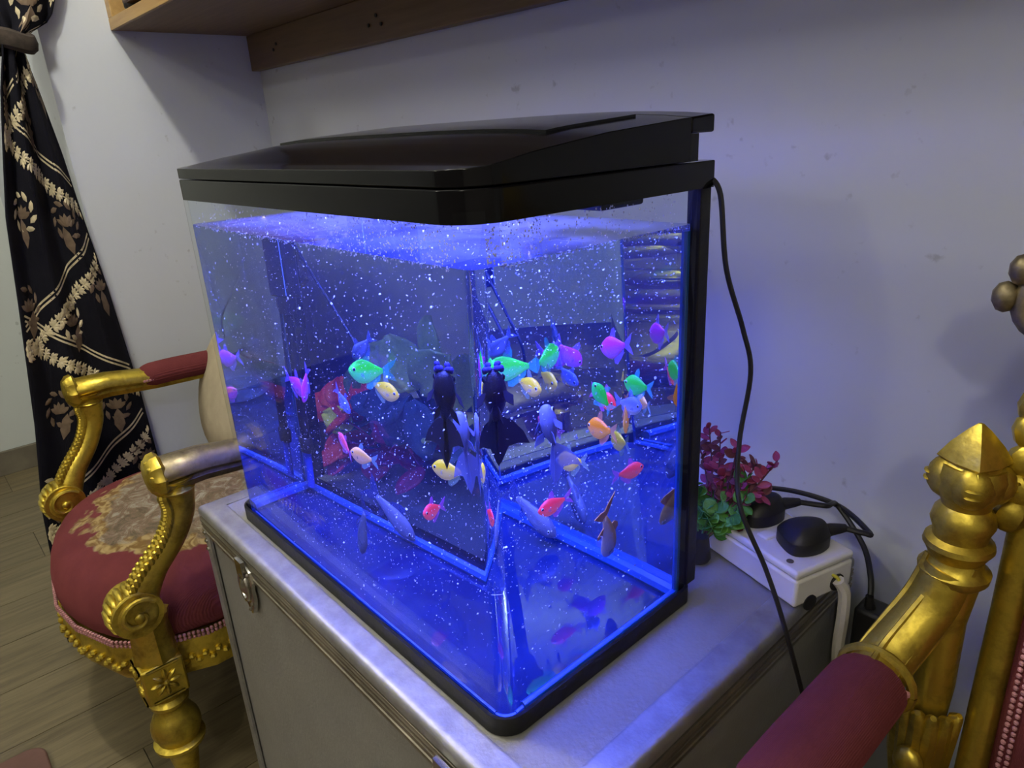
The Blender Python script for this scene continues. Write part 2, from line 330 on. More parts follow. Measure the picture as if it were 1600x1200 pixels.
mb = MB().box(-2.77, -2.755, -2.0, 0.07, -ZF, -ZF + 0.095); tag(mb.build('baseboard_recess', M_SKIRT, smooth=False, bevel=.003), kind='structure')

# ------------------------------------------------------------------ wall shelf
sh = empty('wall_shelf', (-0.4, 0.38, 0.788), 'light wood wall shelf with a brown apron, fixed high above the tank', 'shelf')
def sbox(name, mat, x0, x1, y0, y1, z0, z1, bevel=.002):
    return MB().box(x0 + .4, x1 + .4, y0 - .38, y1 - .38, z0 - .788, z1 - .788).build(name, mat, sh, smooth=False, bevel=bevel)
sbox('bottom_board', M_SHELF_SHADE, XL, 1.1, 0.220, YB, 0.788, 0.812)
sbox('lit_edge_strip', M_SHELF_LIT, XL, 1.1, 0.214, 0.220, 0.788, 0.812, .001)  # added strip, its paler colour stands in for light on the edge
sbox('side_panel', M_SHELF_LIT, XL, XL + .03, 0.214, YB, 0.812, 1.15)
sbox('top_board', M_SHELF_SHADE, XL, 1.1, 0.214, YB, 1.15, 1.17)
ap = sbox('apron', M_APRON, XL, 1.1, 0.527, YB, 0.706, 0.788)
hb = MB()
for x, z in ((-1.363, .741), (-1.345, .752), (-.90, .752), (-.93, .738), (-.885, .735), (-.33, .73), (-.322, .738), (-.325, .722)):
    hb.lathe([(.0035, 0), (.0035, .002)], Matrix.Translation((x + .4, .526 - .38, z - .788)) @ Matrix.Rotation(PI / 2, 4, 'X'), 8)
tag(hb.build('nail_hole', M_RUBBER, sh), kind='stuff')
bx = empty('wooden_box', (-1.27, .318, .812), 'dark striped wooden box with black feet standing on the wall shelf', 'box')
MB().box(-.13, .2, -.1, .1, .012, .14).build('body', M_DARKWOOD, bx, smooth=False, bevel=.004)
MB().box(-.135, .205, -.105, .105, .14, .15).build('lid', M_DARKWOOD, bx, smooth=False, bevel=.003)
for sx in (-.115, .185):
    for sy in (-.085, .085):
        MB().lathe([(.012, 0), (.017, .006), (.017, .013)], Matrix.Translation((sx, sy, 0)), 12).build('foot', M_RUBBER, bx)

# ------------------------------------------------------------------ curtain
def lerp_tab(tab, z):
    for (z0, a0), (z1, a1) in zip(tab, tab[1:]):
        if z <= z0 and z >= z1:
            t = (z0 - z) / (z0 - z1); t = t * t * (3 - 2 * t) if False else t
            return a0 + (a1 - a0) * t
    return tab[-1][1]
CL = [(.95, -.19), (.87, -.13), (.80, -.075), (.765, -.018), (.74, -.016), (.66, -.04), (.53, -.069), (.413, -.094), (.223, -.118), (-.04, -.153), (-.242, -.188), (-.6, -.22)]
CR = [(.95, .14), (.87, .125), (.80, .095), (.765, .036), (.74, .030), (.66, .040), (.53, .053), (.413, .060), (.223, .074), (-.04, .086), (-.242, .088), (-.6, .095)]
def curtain_pos(u, z):
    l, r = lerp_tab(CL, z), lerp_tab(CR, z); wd = r - l
    amp = .012 + .006 * math.sin(z * 3)
    return Vector((-1.455 + amp * math.cos(u * PI * 5 + z * .8) + .018 * math.cos(PI * u), l + wd * u, z))
cu = empty('curtain', (-1.46, -.03, -.6), 'black curtain with gold leaf embroidery, gathered by a tieback', 'curtain')
C0 = Vector((-1.46, -.03, -.6))
zs = [.95 - i * (1.55 / 90) for i in range(91)]; nu = 44
mb = MB(); g = [[curtain_pos(i / nu, z) - C0 for i in range(nu + 1)] for z in zs]; mb.loft(g, close=False)
co = mb.build('cloth', M_CURT, cu); mo = co.modifiers.new('solid', 'SOLIDIFY'); mo.thickness = .003
tb = MB(); tb.tube([(-1.455 - .03 * math.cos(a) - C0.x, .008 + .034 * math.sin(a) - C0.y, .752 + .006 * math.sin(a * 2) - C0.z) for a in [2 * PI * k / 24 for k in range(25)]], .012, 8, 1, 1.6, cap=False)
tb.build('tieback', pbr('tieback_cloth', (.05, .035, .025), .9, noise=.6, nscale=60), cu)
WREF = .30                              # cloth width the pattern is drawn on
def emb_pt(a, z, lift=.0035):
    """a in metres across the cloth"""
    u = a / WREF
    if u < 0 or u > 1 or z > .93 or z < -.58: return None
    p = curtain_pos(u, z); d = (curtain_pos(min(u + .01, 1), z) - curtain_pos(max(u - .01, 0), z)); e = curtain_pos(u, z - .01) - curtain_pos(u, z + .01)
    n = d.cross(e).normalized()
    if n.x < 0: n = -n
    return p + n * lift - C0
emb, embd = MB(), MB()
def leaf2(m, a, z, ang, ln, wd, lift=.0035):
    pts = [(0, 0), (.35 * ln, wd), (.75 * ln, .8 * wd), (ln, 0), (.75 * ln, -.8 * wd), (.35 * ln, -wd)]; q = []
    for x, y in pts:
        p = emb_pt(a + x * math.cos(ang) - y * math.sin(ang), z + x * math.sin(ang) + y * math.cos(ang), lift)
        if p is None: return
        q.append(p)
    c = emb_pt(a + .5 * ln * math.cos(ang), z + .5 * ln * math.sin(ang), lift + .002)
    m.add(q + [c], [(k, (k + 1) % 6, 6) for k in range(6)])
def strip2(m, pts, wd):
    for (a0, z0), (a1, z1) in zip(pts, pts[1:]):
        d = Vector((a1 - a0, z1 - z0)); d.normalize(); nx, nz = -d.y * wd, d.x * wd
        q = [emb_pt(a0 + nx, z0 + nz), emb_pt(a1 + nx, z1 + nz), emb_pt(a1 - nx, z1 - nz), emb_pt(a0 - nx, z0 - nz)]
        if None not in q: m.add(q, [(0, 1, 2, 3)])
PER = .44; KS = .62
for j in range(-2, 6):
    zb = -.62 + j * PER
    for sgn, z0 in ((1, zb), (-1, zb + PER * .66)):
        for off in (0, .011): strip2(emb, [(k * .01, z0 + off + sgn * KS * (k * .01 - .15)) for k in range(31)], .0022)
        vo = -.055
        strip2(emb, [(k * .01, z0 + vo + sgn * KS * (k * .01 - .15)) for k in range(31)], .0018)
        base = math.atan(sgn * KS)
        for k in range(17):
            a = .006 + k * .0178; z = z0 + vo + sgn * KS * (a - .15)
            for side in (1, -1):
                for da, ln in ((.95, .021), (.45, .018), (1.5, .016)):
                    leaf2(emb, a, z, base + side * da, ln * random.uniform(.85, 1.15), .0040)
    # little cornucopia and wreath motifs between the vines
    for (a, z) in ((.07, zb + PER * .36), (.22, zb + PER * .30), (.15, zb + PER * .80), (.27, zb + PER * .95), (.03, zb + PER * .92)):
        m = embd if random.random() < .5 else emb
        for k in range(9):
            leaf2(m, a + .028 * math.cos(k * .7), z + .034 * math.sin(k * .7), k * .7 + 1.4, .026, .006)
        leaf2(embd, a, z - .075, 1.5 + random.uniform(-.3, .3), .065, .013)
        for k in range(5): leaf2(embd, a, z - .012, .5 + k * .5, .030, .006)
tag(emb.build('gold_embroidery', M_EMB, cu), 'gold sprigs and lattice lines', kind='stuff'); tag(embd.build('brown_embroidery', M_EMBD, cu), 'brown flowers and horns', kind='stuff')

# ------------------------------------------------------------------ flight case (stand)
CX0, CX1, CY0, CY1, CZ0 = -0.685, 0.103, -0.043, 0.505, -0.595
OC = Vector((-.29, .23, -ZF))
fc = empty('flight_case', OC, 'large grey aluminium flight case carrying the fish tank', 'case')
def shift(mb): mb.v = [tuple(Vector(v) - OC) for v in mb.v]; return mb
shift(MB().box(CX0 + .012, CX1 - .012, CY0 + .012, CY1 - .012, -.0045, -.0015)).build('top_panel', M_PANEL, fc, smooth=False)
shift(MB().box(CX0 + .006, CX1 - .006, CY0 + .006, CY0 + .012, CZ0, -.03)).build('front_panel', M_PANEL, fc, smooth=False)
shift(MB().box(CX1 - .012, CX1 - .006, CY0 + .012, CY1 - .012, CZ0, -.03)).build('side_panel', M_PANEL, fc, smooth=False)
shift(MB().box(CX0 + .006, CX0 + .012, CY0 + .012, CY1 - .012, CZ0, -.03)).build('side_panel', M_PANEL, fc, smooth=False)
shift(MB().box(CX0 + .006, CX1 - .006, CY1 - .012, CY1 - .006, CZ0, -.03)).build('back_panel', M_PANEL, fc, smooth=False)
shift(MB().box(CX0 + .006, CX1 - .006, CY0 + .006, CY1 - .006, CZ0 - .004, CZ0)).build('bottom_panel', M_PANEL, fc, smooth=False)
prof = [(-.034, -.003), (-.034, .0), (-.031, .0008), (-.026, 0), (-.012, 0)] + [(-.009 + .009 * math.sin(a), -.009 + .009 * math.cos(a)) for a in (0, .4, .8, 1.2, 1.57)] + [(0, -.0155), (-.0035, -.0165), (-.0035, -.003)]
mb = MB(); rect_sweep(mb, CX0, CX1, CY0, CY1, prof); shift(mb).build('lid_rail', M_ALU, fc, angle=30)
lr = [(-.006, -.0185), (.0, -.0195), (.0005, -.022), (-.0006, -.0235), (.0005, -.025), (.0005, -.0285), (-.003, -.030), (-.003, -.032), (.0, -.033), (.0, -.037), (-.001, -.0375), (-.001, -.041), (.0005, -.042), (0, -.048), (-.004, -.050), (-.006, -.05)]
mb = MB(); rect_sweep(mb, CX0, CX1, CY0, CY1, lr); shift(mb).build('body_rail', M_ALUD, fc, angle=20)
mb = MB(); rect_sweep(mb, CX0, CX1, CY0, CY1, [(-.03, -.0025), (-.006, -.0155), (-.004, -.0175), (-.006, -.02), (-.03, -.03)]); shift(mb).build('lid_seam', M_RUBBER, fc, angle=20)
br = [(-.006, CZ0 + .035), (0, CZ0 + .033), (0, CZ0 + .01), (-.006, CZ0), (-.02, CZ0 - .002)]
mb = MB(); rect_sweep(mb, CX0, CX1, CY0, CY1, br); shift(mb).build('bottom_rail', M_ALU, fc, angle=20)
for cx, sx in ((CX0, 1), (CX1, -1)):
    for cy, sy in ((CY0, 1), (CY1, -1)):
        mb = MB(); pts = [(0, .004), (0, .026), (.004, .026), (.004, .006), (.006, .004), (.026, .004), (.026, 0), (.004, 0), (.0012, .0012)]
        pts = [(cx + sx * a, cy + sy * b) for a, b in pts]
        shift(mb.prism(pts, CZ0 + .03, -.048)).build('corner_rail', M_ALU, fc, angle=20)
        shift(MB().lathe([(.016, 0), (.018, .01), (.018, .022)], Matrix.Translation((cx + sx * .05, cy + sy * .05, -ZF)), 14)).build('foot', M_RUBBER, fc)
def latch(x):
    M = Matrix.Translation(Vector((x, CY0 + .002, -.058)) - OC) @ Matrix.Rotation(PI / 2, 4, 'X')
    pts = [(-.021, .026), (-.026, .010), (-.018, -.004), (-.020, -.022), (-.012, -.040), (-.004, -.052), (0, -.055), (.004, -.052), (.012, -.040), (.020, -.022), (.018, -.004), (.026, .010), (.021, .026), (.010, .030), (-.010, .030)]
    mb = MB().loft([[M @ Vector((a, b, 0)) for a, b in pts], [M @ Vector((a * .97, b * .97, .005)) for a, b in pts], [M @ Vector((a * .85, b * .88, .006)) for a, b in pts]])
    lt = mb.build('latch', M_CHROME, fc)
    m2 = MB()
    for sx in (-1, 1):
        m2.tube([M @ Vector((sx * .013 * math.cos(t) , -.004 + .022 * math.sin(t), .008)) for t in [k * PI / 8 - PI / 2 for k in range(9)]], .0035, 8)
    m2.lathe([(.013, .005), (.013, .010), (.006, .013), (.0015, .014)], M @ Matrix.Translation((0, -.004, 0)), 14)
    m2.box(-.011, .011, .012, .040, .005, .011, M)
    m2.build('butterfly_turn', M_CHROME, lt)
    m3 = MB()
    for a, b in ((-.016, .020), (.016, .020), (-.012, -.030), (.012, -.030), (0, -.044)): m3.ball(M @ Vector((a, b, .006)), .0032, n=8, m=4)
    tag(m3.build('rivet', M_ALUD, lt), kind='stuff')
latch(-.512); latch(-.036)
m3 = MB()
for z in (-.045, -.06, -.075): m3.ball(Vector((CX0 + .010, CY0, z)) - OC, .004, n=8, m=4)
tag(m3.build('rivet', M_CHROME, fc), kind='stuff')

# ------------------------------------------------------------------ aquarium
TW, TD = 0.60, 0.2856; E = 0.0045
aq = empty('aquarium', (-.3, .14, 0), 'curved-glass fish tank with black hood and blue light on the grey case', 'aquarium')
OA = Vector((-.3, .14, 0))
def sa(mb): mb.v = [tuple(Vector(v) - OA) for v in mb.v]; return mb
def ring_prism(mb, outer, inner, z0, z1):
    rings = [[(p[0], p[1], z0) for p in outer], [(p[0], p[1], z1) for p in outer], [(p[0], p[1], z1) for p in inner], [(p[0], p[1], z0) for p in inner]]
    return mb.loft(rings + [rings[0]], cap=False)
def outl(e, r): return rrect(-TW - e, e, -e, TD + e, r, max(.003, .006 + e))
mb = MB(); ring_prism(mb, outl(E, .026), outl(.0006, .0195), 0, .0202); mb.prism(outl(E - .001, .025), 0, .0028); sa(mb).build('base_tray', M_BLACKM, aq, angle=30)
mb = MB(); ring_prism(mb, outl(0, .019), outl(-.005, .014), .004, .478); sa(mb).build('glass', M_GLASS, aq)
ro = rrect(-TW - .0035, .0035, -.0035, .306, .036, .006); ri = rrect(-TW + .008, -.008, .008, .288, .026, .004)
mb = MB(); ring_prism(mb, ro, ri, .4690, .4938); sa(mb).build('rim_frame', M_BLACK, aq, bevel=.0012, angle=30)
for x0, x1 in ((-.0145, .0012), (-TW - .0012, -TW + .0145)):
    sa(MB().box(x0, x1, TD - .001, TD + .016, .0202, .469)).build('rear_post', M_BLACKM, aq, smooth=False, bevel=.001)
# hood
def hood_z(y, x):
    tab = [(-.0035, .5070), (.018, .5085), (.068, .5165), (.147, .5255), (.242, .5320), (.300, .5355)]
    z = tab[-1][1]
    for (y0, a), (y1, b) in zip(tab, tab[1:]):
        if y0 <= y <= y1: z = a + (b - a) * (y - y0) / (y1 - y0); break
    k = max(0., min(1., (y + .0035) / .12)); s = (x + TW / 2) / (TW / 2); return z + .0085 * k * (1 - abs(s) ** 4)
def hood_block(y0, y1, zb, rf):
    x0, x1 = -TW - .003, .003; mb = MB(); ys = []
    if rf: ys += [y0 + rf * (1 - math.cos(a * PI / 16)) for a in range(9)]
    n = 14; ya = ys[-1] if ys else y0
    ys += [ya + (y1 - ya) * k / n for k in range(1 if ys else 0, n + 1)]
    rows, low = [], []
    for y in ys:
        ins = 0
        if rf and y < y0 + rf: ins = rf - math.sqrt(max(0, rf * rf - (rf - (y - y0)) ** 2))
        xa, xb = x0 + ins, x1 - ins
        rows.append([(xa + (xb - xa) * i / 20, y, hood_z(y, xa + (xb - xa) * i / 20)) for i in range(21)]); low.append([(p[0], p[1], zb) for p in rows[-1]])
    o = len(ys); vs = [p for r in rows for p in r] + [p for r in low for p in r]; fs = []; T = o * 21
    for j in range(o - 1):
        for i in range(20):
            a = j * 21 + i; fs += [(a, a + 1, a + 22, a + 21), (T + a, T + a + 21, T + a + 22, T + a + 1)]
        for i in (0, 20): a = j * 21 + i; fs.append((a, a + 21, T + a + 21, T + a))
    for i in range(20):
        fs.append((i, T + i, T + i + 1, i + 1)); a = (o - 1) * 21 + i; fs.append((a, a + 1, T + a + 1, T + a))
    return mb.add(vs, fs)
hood = sa(hood_block(-.0035, .262, .4950, .036)).build('hood', M_BLACK, aq, bevel=.0035, seg=3, angle=30)
sa(hood_block(.2625, .300, .5190, 0)).build('hood_rear_lip', M_BLACK, aq, bevel=.002, angle=30)
sa(MB().box(-TW + .0, -.16, .2625, .275, .4945, .5188).box(-.03, .0025, .2625, .275, .4945, .5188)).build('hood_rear_wall', M_BLACKM, aq, smooth=False)  # middle left open so the added glow reaches the wall
# feeding hatch in the hood: a slightly proud curved plate
mb = MB(); xs = [-.545 + .50 * i / 20 for i in range(21)]; ysx = [.125 + .118 * j / 8 for j in range(9)]
top = [[(x, y, hood_z(y, x) + .0022) for x in xs] for y in ysx]; bot = [[(x, y, hood_z(y, x) - .002) for x in xs] for y in ysx]
for j in range(8):
    for i in range(20):
        mb.add([top[j][i], top[j][i + 1], top[j + 1][i + 1], top[j + 1][i]], [(0, 1, 2, 3)])
for i in range(20):
    mb.add([top[0][i], bot[0][i], bot[0][i + 1], top[0][i + 1]], [(0, 1, 2, 3)]); mb.add([top[8][i], bot[8][i], bot[8][i + 1], top[8][i + 1]], [(0, 1, 2, 3)])
for j in range(8):
    mb.add([top[j][0], bot[j][0], bot[j + 1][0], top[j + 1][0]], [(0, 1, 2, 3)]); mb.add([top[j][20], bot[j][20], bot[j + 1][20], top[j + 1][20]], [(0, 1, 2, 3)])
sa(mb).build('hood_hatch', M_BLACK, aq)
# lamp under the hood
lamp = sa(MB().box(-.588, -.012, .014, .262, .4805, .4945)).build('lamp_housing', M_BLACKM, aq, smooth=False, bevel=.002)
led1 = MB().box(-.580, -.020, .022, .255, .4795, .4804); sa(led1).build('lamp_diffuser', M_LED, lamp, smooth=False)
sa(MB().box(-.15, -.04, .2450, .2500, .496, .516)).build('added_glow_bar', M_REAR_GLOW, lamp, smooth=False)  # added glow bar, throws blue through the rear gap onto the wall
sa(MB().box(-.105, -.02, .165, .225, .4600, .4795)).build('lamp_clip', M_BLACKM, aq, smooth=False, bevel=.003)
# silicone seams inside the glass
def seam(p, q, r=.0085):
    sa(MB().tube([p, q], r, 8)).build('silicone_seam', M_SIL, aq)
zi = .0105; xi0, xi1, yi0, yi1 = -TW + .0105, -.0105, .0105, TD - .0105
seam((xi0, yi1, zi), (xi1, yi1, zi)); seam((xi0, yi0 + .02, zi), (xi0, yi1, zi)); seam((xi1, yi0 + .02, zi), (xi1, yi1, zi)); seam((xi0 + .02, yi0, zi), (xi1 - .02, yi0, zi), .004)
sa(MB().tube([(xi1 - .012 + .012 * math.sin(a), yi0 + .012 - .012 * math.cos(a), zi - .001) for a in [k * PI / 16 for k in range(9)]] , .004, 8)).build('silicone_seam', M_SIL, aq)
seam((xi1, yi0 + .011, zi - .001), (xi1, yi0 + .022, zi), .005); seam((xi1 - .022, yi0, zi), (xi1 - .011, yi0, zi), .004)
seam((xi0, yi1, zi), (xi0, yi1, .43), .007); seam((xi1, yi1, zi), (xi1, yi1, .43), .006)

# water
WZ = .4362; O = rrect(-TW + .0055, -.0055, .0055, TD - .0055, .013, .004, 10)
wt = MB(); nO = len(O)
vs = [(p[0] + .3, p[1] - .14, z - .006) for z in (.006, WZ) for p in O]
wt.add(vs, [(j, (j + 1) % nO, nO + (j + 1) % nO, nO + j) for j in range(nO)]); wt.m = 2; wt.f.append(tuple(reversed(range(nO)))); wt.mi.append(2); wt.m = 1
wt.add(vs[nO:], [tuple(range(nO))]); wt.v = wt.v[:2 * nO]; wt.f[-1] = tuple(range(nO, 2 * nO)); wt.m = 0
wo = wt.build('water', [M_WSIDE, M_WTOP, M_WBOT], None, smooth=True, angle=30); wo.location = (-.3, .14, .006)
tag(wo, 'still blue-lit water filling the fish tank', 'water', kind='stuff')
hz = MB().prism([(p[0] * .985 - .0045 + .3, p[1] * .97 + .0043 - .14) for p in O], .004, WZ - .014).build('murk', M_MURK, wo, smooth=False)
hz['kind'] = 'stuff'

# ------------------------------------------------------------------ fish
def fishmat(key, back, belly, emit=0.0, rough=.35):
    n = 'fish_' + key
    if n in MATS: return MATS[n]
    m, nt, o = nmat(n); L = nt.links.new
    b = N(nt, 'ShaderNodeBsdfPrincipled', i={'Roughness': rough}); tc = N(nt, 'ShaderNodeTexCoord'); sp = N(nt, 'ShaderNodeSeparateXYZ'); L(tc.outputs['Generated'], sp.inputs[0])
    t = N(nt, 'ShaderNodeTexNoise', i={'Scale': 9.0, 'Detail': 3.0}); L(tc.outputs['Generated'], t.inputs[0])
    ad = N(nt, 'ShaderNodeMath', operation='MULTIPLY_ADD', i={1: .22, 2: -.11}); L(t.outputs[0], ad.inputs[0])
    su = N(nt, 'ShaderNodeMath', operation='ADD'); L(sp.outputs[2], su.inputs[0]); L(ad.outputs[0], su.inputs[1])
    cr = ramp(nt, su.outputs[0], [(0.20, belly), (0.48, tuple(.45 * a + .55 * c for a, c in zip(back, belly))), (0.64, back)])
    L(cr, b.inputs['Base Color'])
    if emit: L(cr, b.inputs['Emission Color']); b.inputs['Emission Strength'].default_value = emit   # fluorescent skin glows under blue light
    vo = N(nt, 'ShaderNodeTexVoronoi', i={'Scale': 26.0}); L(tc.outputs['Generated'], vo.inputs[0])
    bp = N(nt, 'ShaderNodeBump', i={'Strength': .25, 'Distance': .002}); L(vo.outputs[0], bp.inputs['Height']); L(bp.outputs[0], b.inputs['Normal'])
    L(b.outputs[0], o.inputs[0]); MATS[n] = m; return m
def finmat(key, col, emit=0.0, alpha=.6):
    n = 'fin_' + key
    if n in MATS: return MATS[n]
    m, nt, o = nmat(n); L = nt.links.new
    b = N(nt, 'ShaderNodeBsdfPrincipled', i={'Roughness': .5, 'Alpha': alpha}); b.inputs['Base Color'].default_value = c4(col)
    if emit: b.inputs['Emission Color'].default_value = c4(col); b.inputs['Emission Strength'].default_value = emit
    L(b.outputs[0], o.inputs[0]); MATS[n] = m; return m
M_EYE = pbr('fish_eye', (0.62, 0.66, 0.70), .2); M_PUPIL = pbr('fish_pupil', (0.006, 0.006, 0.01), .1)
SHAPES = {   # s from tail (0) to snout (1): top, bottom, half width as a share of body length
    'tetra': [(0, .055, .055, .022), (.10, .085, .10, .034), (.25, .15, .20, .058), (.42, .225, .285, .080), (.58, .260, .315, .095), (.72, .235, .290, .100), (.84, .170, .220, .088), (.93, .095, .140, .062), (.98, .045, .075, .035), (1.0, .012, .030, .012)],
    'carp': [(0, .050, .050, .028), (.10, .070, .065, .042), (.28, .115, .110, .070), (.46, .150, .150, .095), (.62, .160, .165, .110), (.76, .145, .150, .108), (.87, .110, .115, .090), (.95, .065, .070, .060), (.99, .03, .035, .03), (1.0, .012, .015, .012)],
    'moor': [(0, .07, .07, .05), (.12, .13, .13, .10), (.30, .24, .25, .19), (.48, .29, .30, .245), (.64, .28, .29, .255), (.78, .22, .23, .23), (.89, .16, .16, .19), (.96, .11, .10, .14), (.99, .06, .05, .08), (1.0, .02, .02, .03)]}
def fin(mb, pts, th, M=None):
    n = len(pts); A = [Vector((x, th, z)) for x, z in pts]; B = [Vector((x, -th, z)) for x, z in pts]
    if M: A = [M @ p for p in A]; B = [M @ p for p in B]
    return mb.add(A + B, [tuple(range(n)), tuple(reversed(range(n, 2 * n)))] + [(i, (i + 1) % n, n + (i + 1) % n, n + i) for i in range(n)])
def fish(label, head, tail, shape, key, back, belly, fincol, emit=0.0, deep=1.0, roll=0.0, group=None, bend=0.0, fins='normal', name='fish', cat='fish', falpha=.42, eyecol=None, wide=1.0):
    H, T = Vector(head), Vector(tail); Lb = (H - T).length; x = (H - T).normalized()
    up = Vector((0, 0, 1)) if abs(x.z) < .93 else Vector((-.4, .5, .3))
    M = frame_mat(x, up) @ Matrix.Rotation(roll, 4, 'X'); c = (H + T) / 2
    root = empty(name, c, label, cat, group); root.rotation_euler = M.to_euler()
    mb = MB(); rings = []
    for s, t, b, wd in SHAPES[shape]:
        r = []
        for k in range(12):
            a = 2 * PI * k / 12; z = math.sin(a); z = (t if z > 0 else b) * z * deep
            r.append((Lb * (s - .5), Lb * (wd * wide * math.cos(a) + bend * (s - .6) ** 2), Lb * z))
        rings.append(r)
    body = mb.loft(rings).build('body', fishmat(key, back, belly, emit), root, angle=180)
    fm = finmat(key, fincol, emit * .5, falpha); th = Lb * .007; yb = Lb * bend * .36
    off = Matrix.Translation((0, yb, 0)); P = lambda l: [(Lb * a, Lb * b * deep) for a, b in l]
    if fins == 'normal':
        fin(MB(), P([(-.46, .05), (-.62, .16), (-.80, .26), (-.74, .10), (-.66, .0), (-.74, -.10), (-.80, -.26), (-.62, -.16), (-.46, -.05)]), th, off).build('tail_fin', fm, root)
        fin(MB(), P([(.10, .22), (.0, .42), (-.10, .46), (-.14, .36), (-.12, .17)] if shape == 'tetra' else [(.12, .14), (.06, .27), (-.05, .26), (-.2, .18), (-.24, .10)]), th, Matrix.Translation((0, bend * .1 * Lb, 0))).build('dorsal_fin', fm, root)
        fin(MB(), P([(.0, -.26), (-.02, -.42), (-.12, -.45), (-.30, -.32), (-.42, -.20), (-.44, -.06), (-.30, -.12), (-.12, -.21)] if shape == 'tetra' else [(-.2, -.10), (-.24, -.23), (-.32, -.22), (-.36, -.06)]), th, Matrix.Translation((0, bend * .2 * Lb, 0))).build('anal_fin', fm, root)
    else:   # flowing double tail of a fancy goldfish
        for sg in (-1, 1):
            Mt = off @ Matrix.Translation((-Lb * .45, 0, 0)) @ Matrix.Rotation(sg * .55, 4, 'X') @ Matrix.Rotation(sg * .25, 4, 'Z')
            fin(MB(), [(Lb * a, Lb * b) for a, b in [(0, .06), (-.25, .30), (-.55, .46), (-.85, .52), (-.70, .30), (-.62, .05), (-.78, -.16), (-.88, -.36), (-.55, -.34), (-.25, -.20), (0, -.06)]], th, Mt).build('tail_fin', fm, root)
        fin(MB(), P([(.18, .24), (.05, .55), (-.15, .52), (-.28, .18)]), th).build('dorsal_fin', fm, root)
        for sg in (-1, 1):
            Mt = Matrix.Translation((-Lb * .08, sg * Lb * .1, -Lb * .2 * deep)) @ Matrix.Rotation(sg * .6, 4, 'X')
            fin(MB(), [(0, 0), (-.02 * Lb, -.22 * Lb), (-.2 * Lb, -.34 * Lb), (-.2 * Lb, -.05 * Lb)], th, Mt).build('pelvic_fin', fm, root)
    wmax = {'tetra': .088, 'carp': .10, 'moor': .22}[shape] * wide
    for sg in (-1, 1):
        Mp = Matrix.Translation((Lb * .18, sg * Lb * wmax * .95 + bend * .02 * Lb, -Lb * .08 * deep)) @ Matrix.Rotation(sg * -.6, 4, 'Z')
        big = 2.1 if fins != 'normal' else .75; pf = fm if fins != 'normal' else finmat('pectoral', (.25, .32, .45), 0, .22)
        fin(MB(), [(0, .02 * Lb), (-.12 * Lb * big, .06 * Lb * big), (-.17 * Lb * big, -.03 * Lb * big), (-.08 * Lb * big, -.08 * Lb * big), (0, -.02 * Lb)], th * .7, Mp).build('pectoral_fin', pf, root)
    er = {'tetra': .052, 'carp': .03, 'moor': .07}[shape] * Lb; ex = {'tetra': .355, 'carp': .37, 'moor': .34}[shape] * Lb; ey = {'tetra': .068, 'carp': .078, 'moor': .19}[shape] * Lb * wide; ez = {'tetra': .03, 'carp': .035, 'moor': .05}[shape] * Lb * deep
    for sg in (-1, 1):
        e = MB().ball((ex, sg * ey + bend * .07 * Lb, ez), (er, er * .6, er), n=10, m=6).build('eye', M_EYE if not eyecol else fishmat(key, back, belly, emit), root)
        MB().ball((ex + er * .1, sg * (ey + er * .42) + bend * .07 * Lb, ez), (er * .68, er * .3, er * .68), n=8, m=4).build('pupil', M_PUPIL, e)
    if key == 'moor':
        for sg in (-1, 1):
            pm = MB()
            for k in range(11):
                a = k * 2.4; pm.ball((Lb * (.50 + .05 * math.sin(k * 1.3)), Lb * (sg * .11 + .055 * math.cos(a)), Lb * (.10 + .055 * math.sin(a))), Lb * .055, n=8, m=5)
            pm.build('nose_pompom', pbr('purple_pompom', (.05, .035, .22), .8), root)
    return root
GREEN = ((.04, .85, .01), (.12, .72, .30), (.05, .50, .60)); YEL = ((.95, .62, .0), (.72, .56, .20), (.30, .42, .35)); ORA = ((1.0, .28, .0), (.90, .42, .14), (.80, .34, .22))
PINK = ((1.0, .04, .05), (.85, .12, .16), (.55, .12, .65)); PUR = ((.62, .04, .62), (.40, .12, .90), (.32, .18, .90)); BLUE = ((.10, .14, .95), (.20, .26, .90), (.18, .24, .85))
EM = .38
G = 'small tetras in the tank'
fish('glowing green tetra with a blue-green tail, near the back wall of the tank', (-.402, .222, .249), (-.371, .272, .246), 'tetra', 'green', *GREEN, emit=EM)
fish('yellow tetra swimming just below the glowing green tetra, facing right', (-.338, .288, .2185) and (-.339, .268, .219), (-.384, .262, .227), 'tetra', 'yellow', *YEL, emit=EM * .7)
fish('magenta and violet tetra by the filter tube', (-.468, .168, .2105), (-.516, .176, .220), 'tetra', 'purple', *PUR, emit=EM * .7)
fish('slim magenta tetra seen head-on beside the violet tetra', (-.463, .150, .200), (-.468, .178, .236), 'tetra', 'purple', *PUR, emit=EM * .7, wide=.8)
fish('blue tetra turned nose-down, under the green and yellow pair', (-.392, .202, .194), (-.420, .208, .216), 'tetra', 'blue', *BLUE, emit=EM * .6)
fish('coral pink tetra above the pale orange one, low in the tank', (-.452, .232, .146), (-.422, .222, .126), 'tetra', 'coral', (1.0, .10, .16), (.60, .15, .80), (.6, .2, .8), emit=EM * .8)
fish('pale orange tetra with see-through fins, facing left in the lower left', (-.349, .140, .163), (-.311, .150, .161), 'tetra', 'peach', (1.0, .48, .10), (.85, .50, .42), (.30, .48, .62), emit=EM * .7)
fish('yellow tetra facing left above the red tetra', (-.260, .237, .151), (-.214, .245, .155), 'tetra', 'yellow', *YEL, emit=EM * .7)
fish('bright red tetra facing the viewer low in the tank', (-.251, .196, .098), (-.248, .236, .101), 'tetra', 'pink', *PINK, emit=EM)
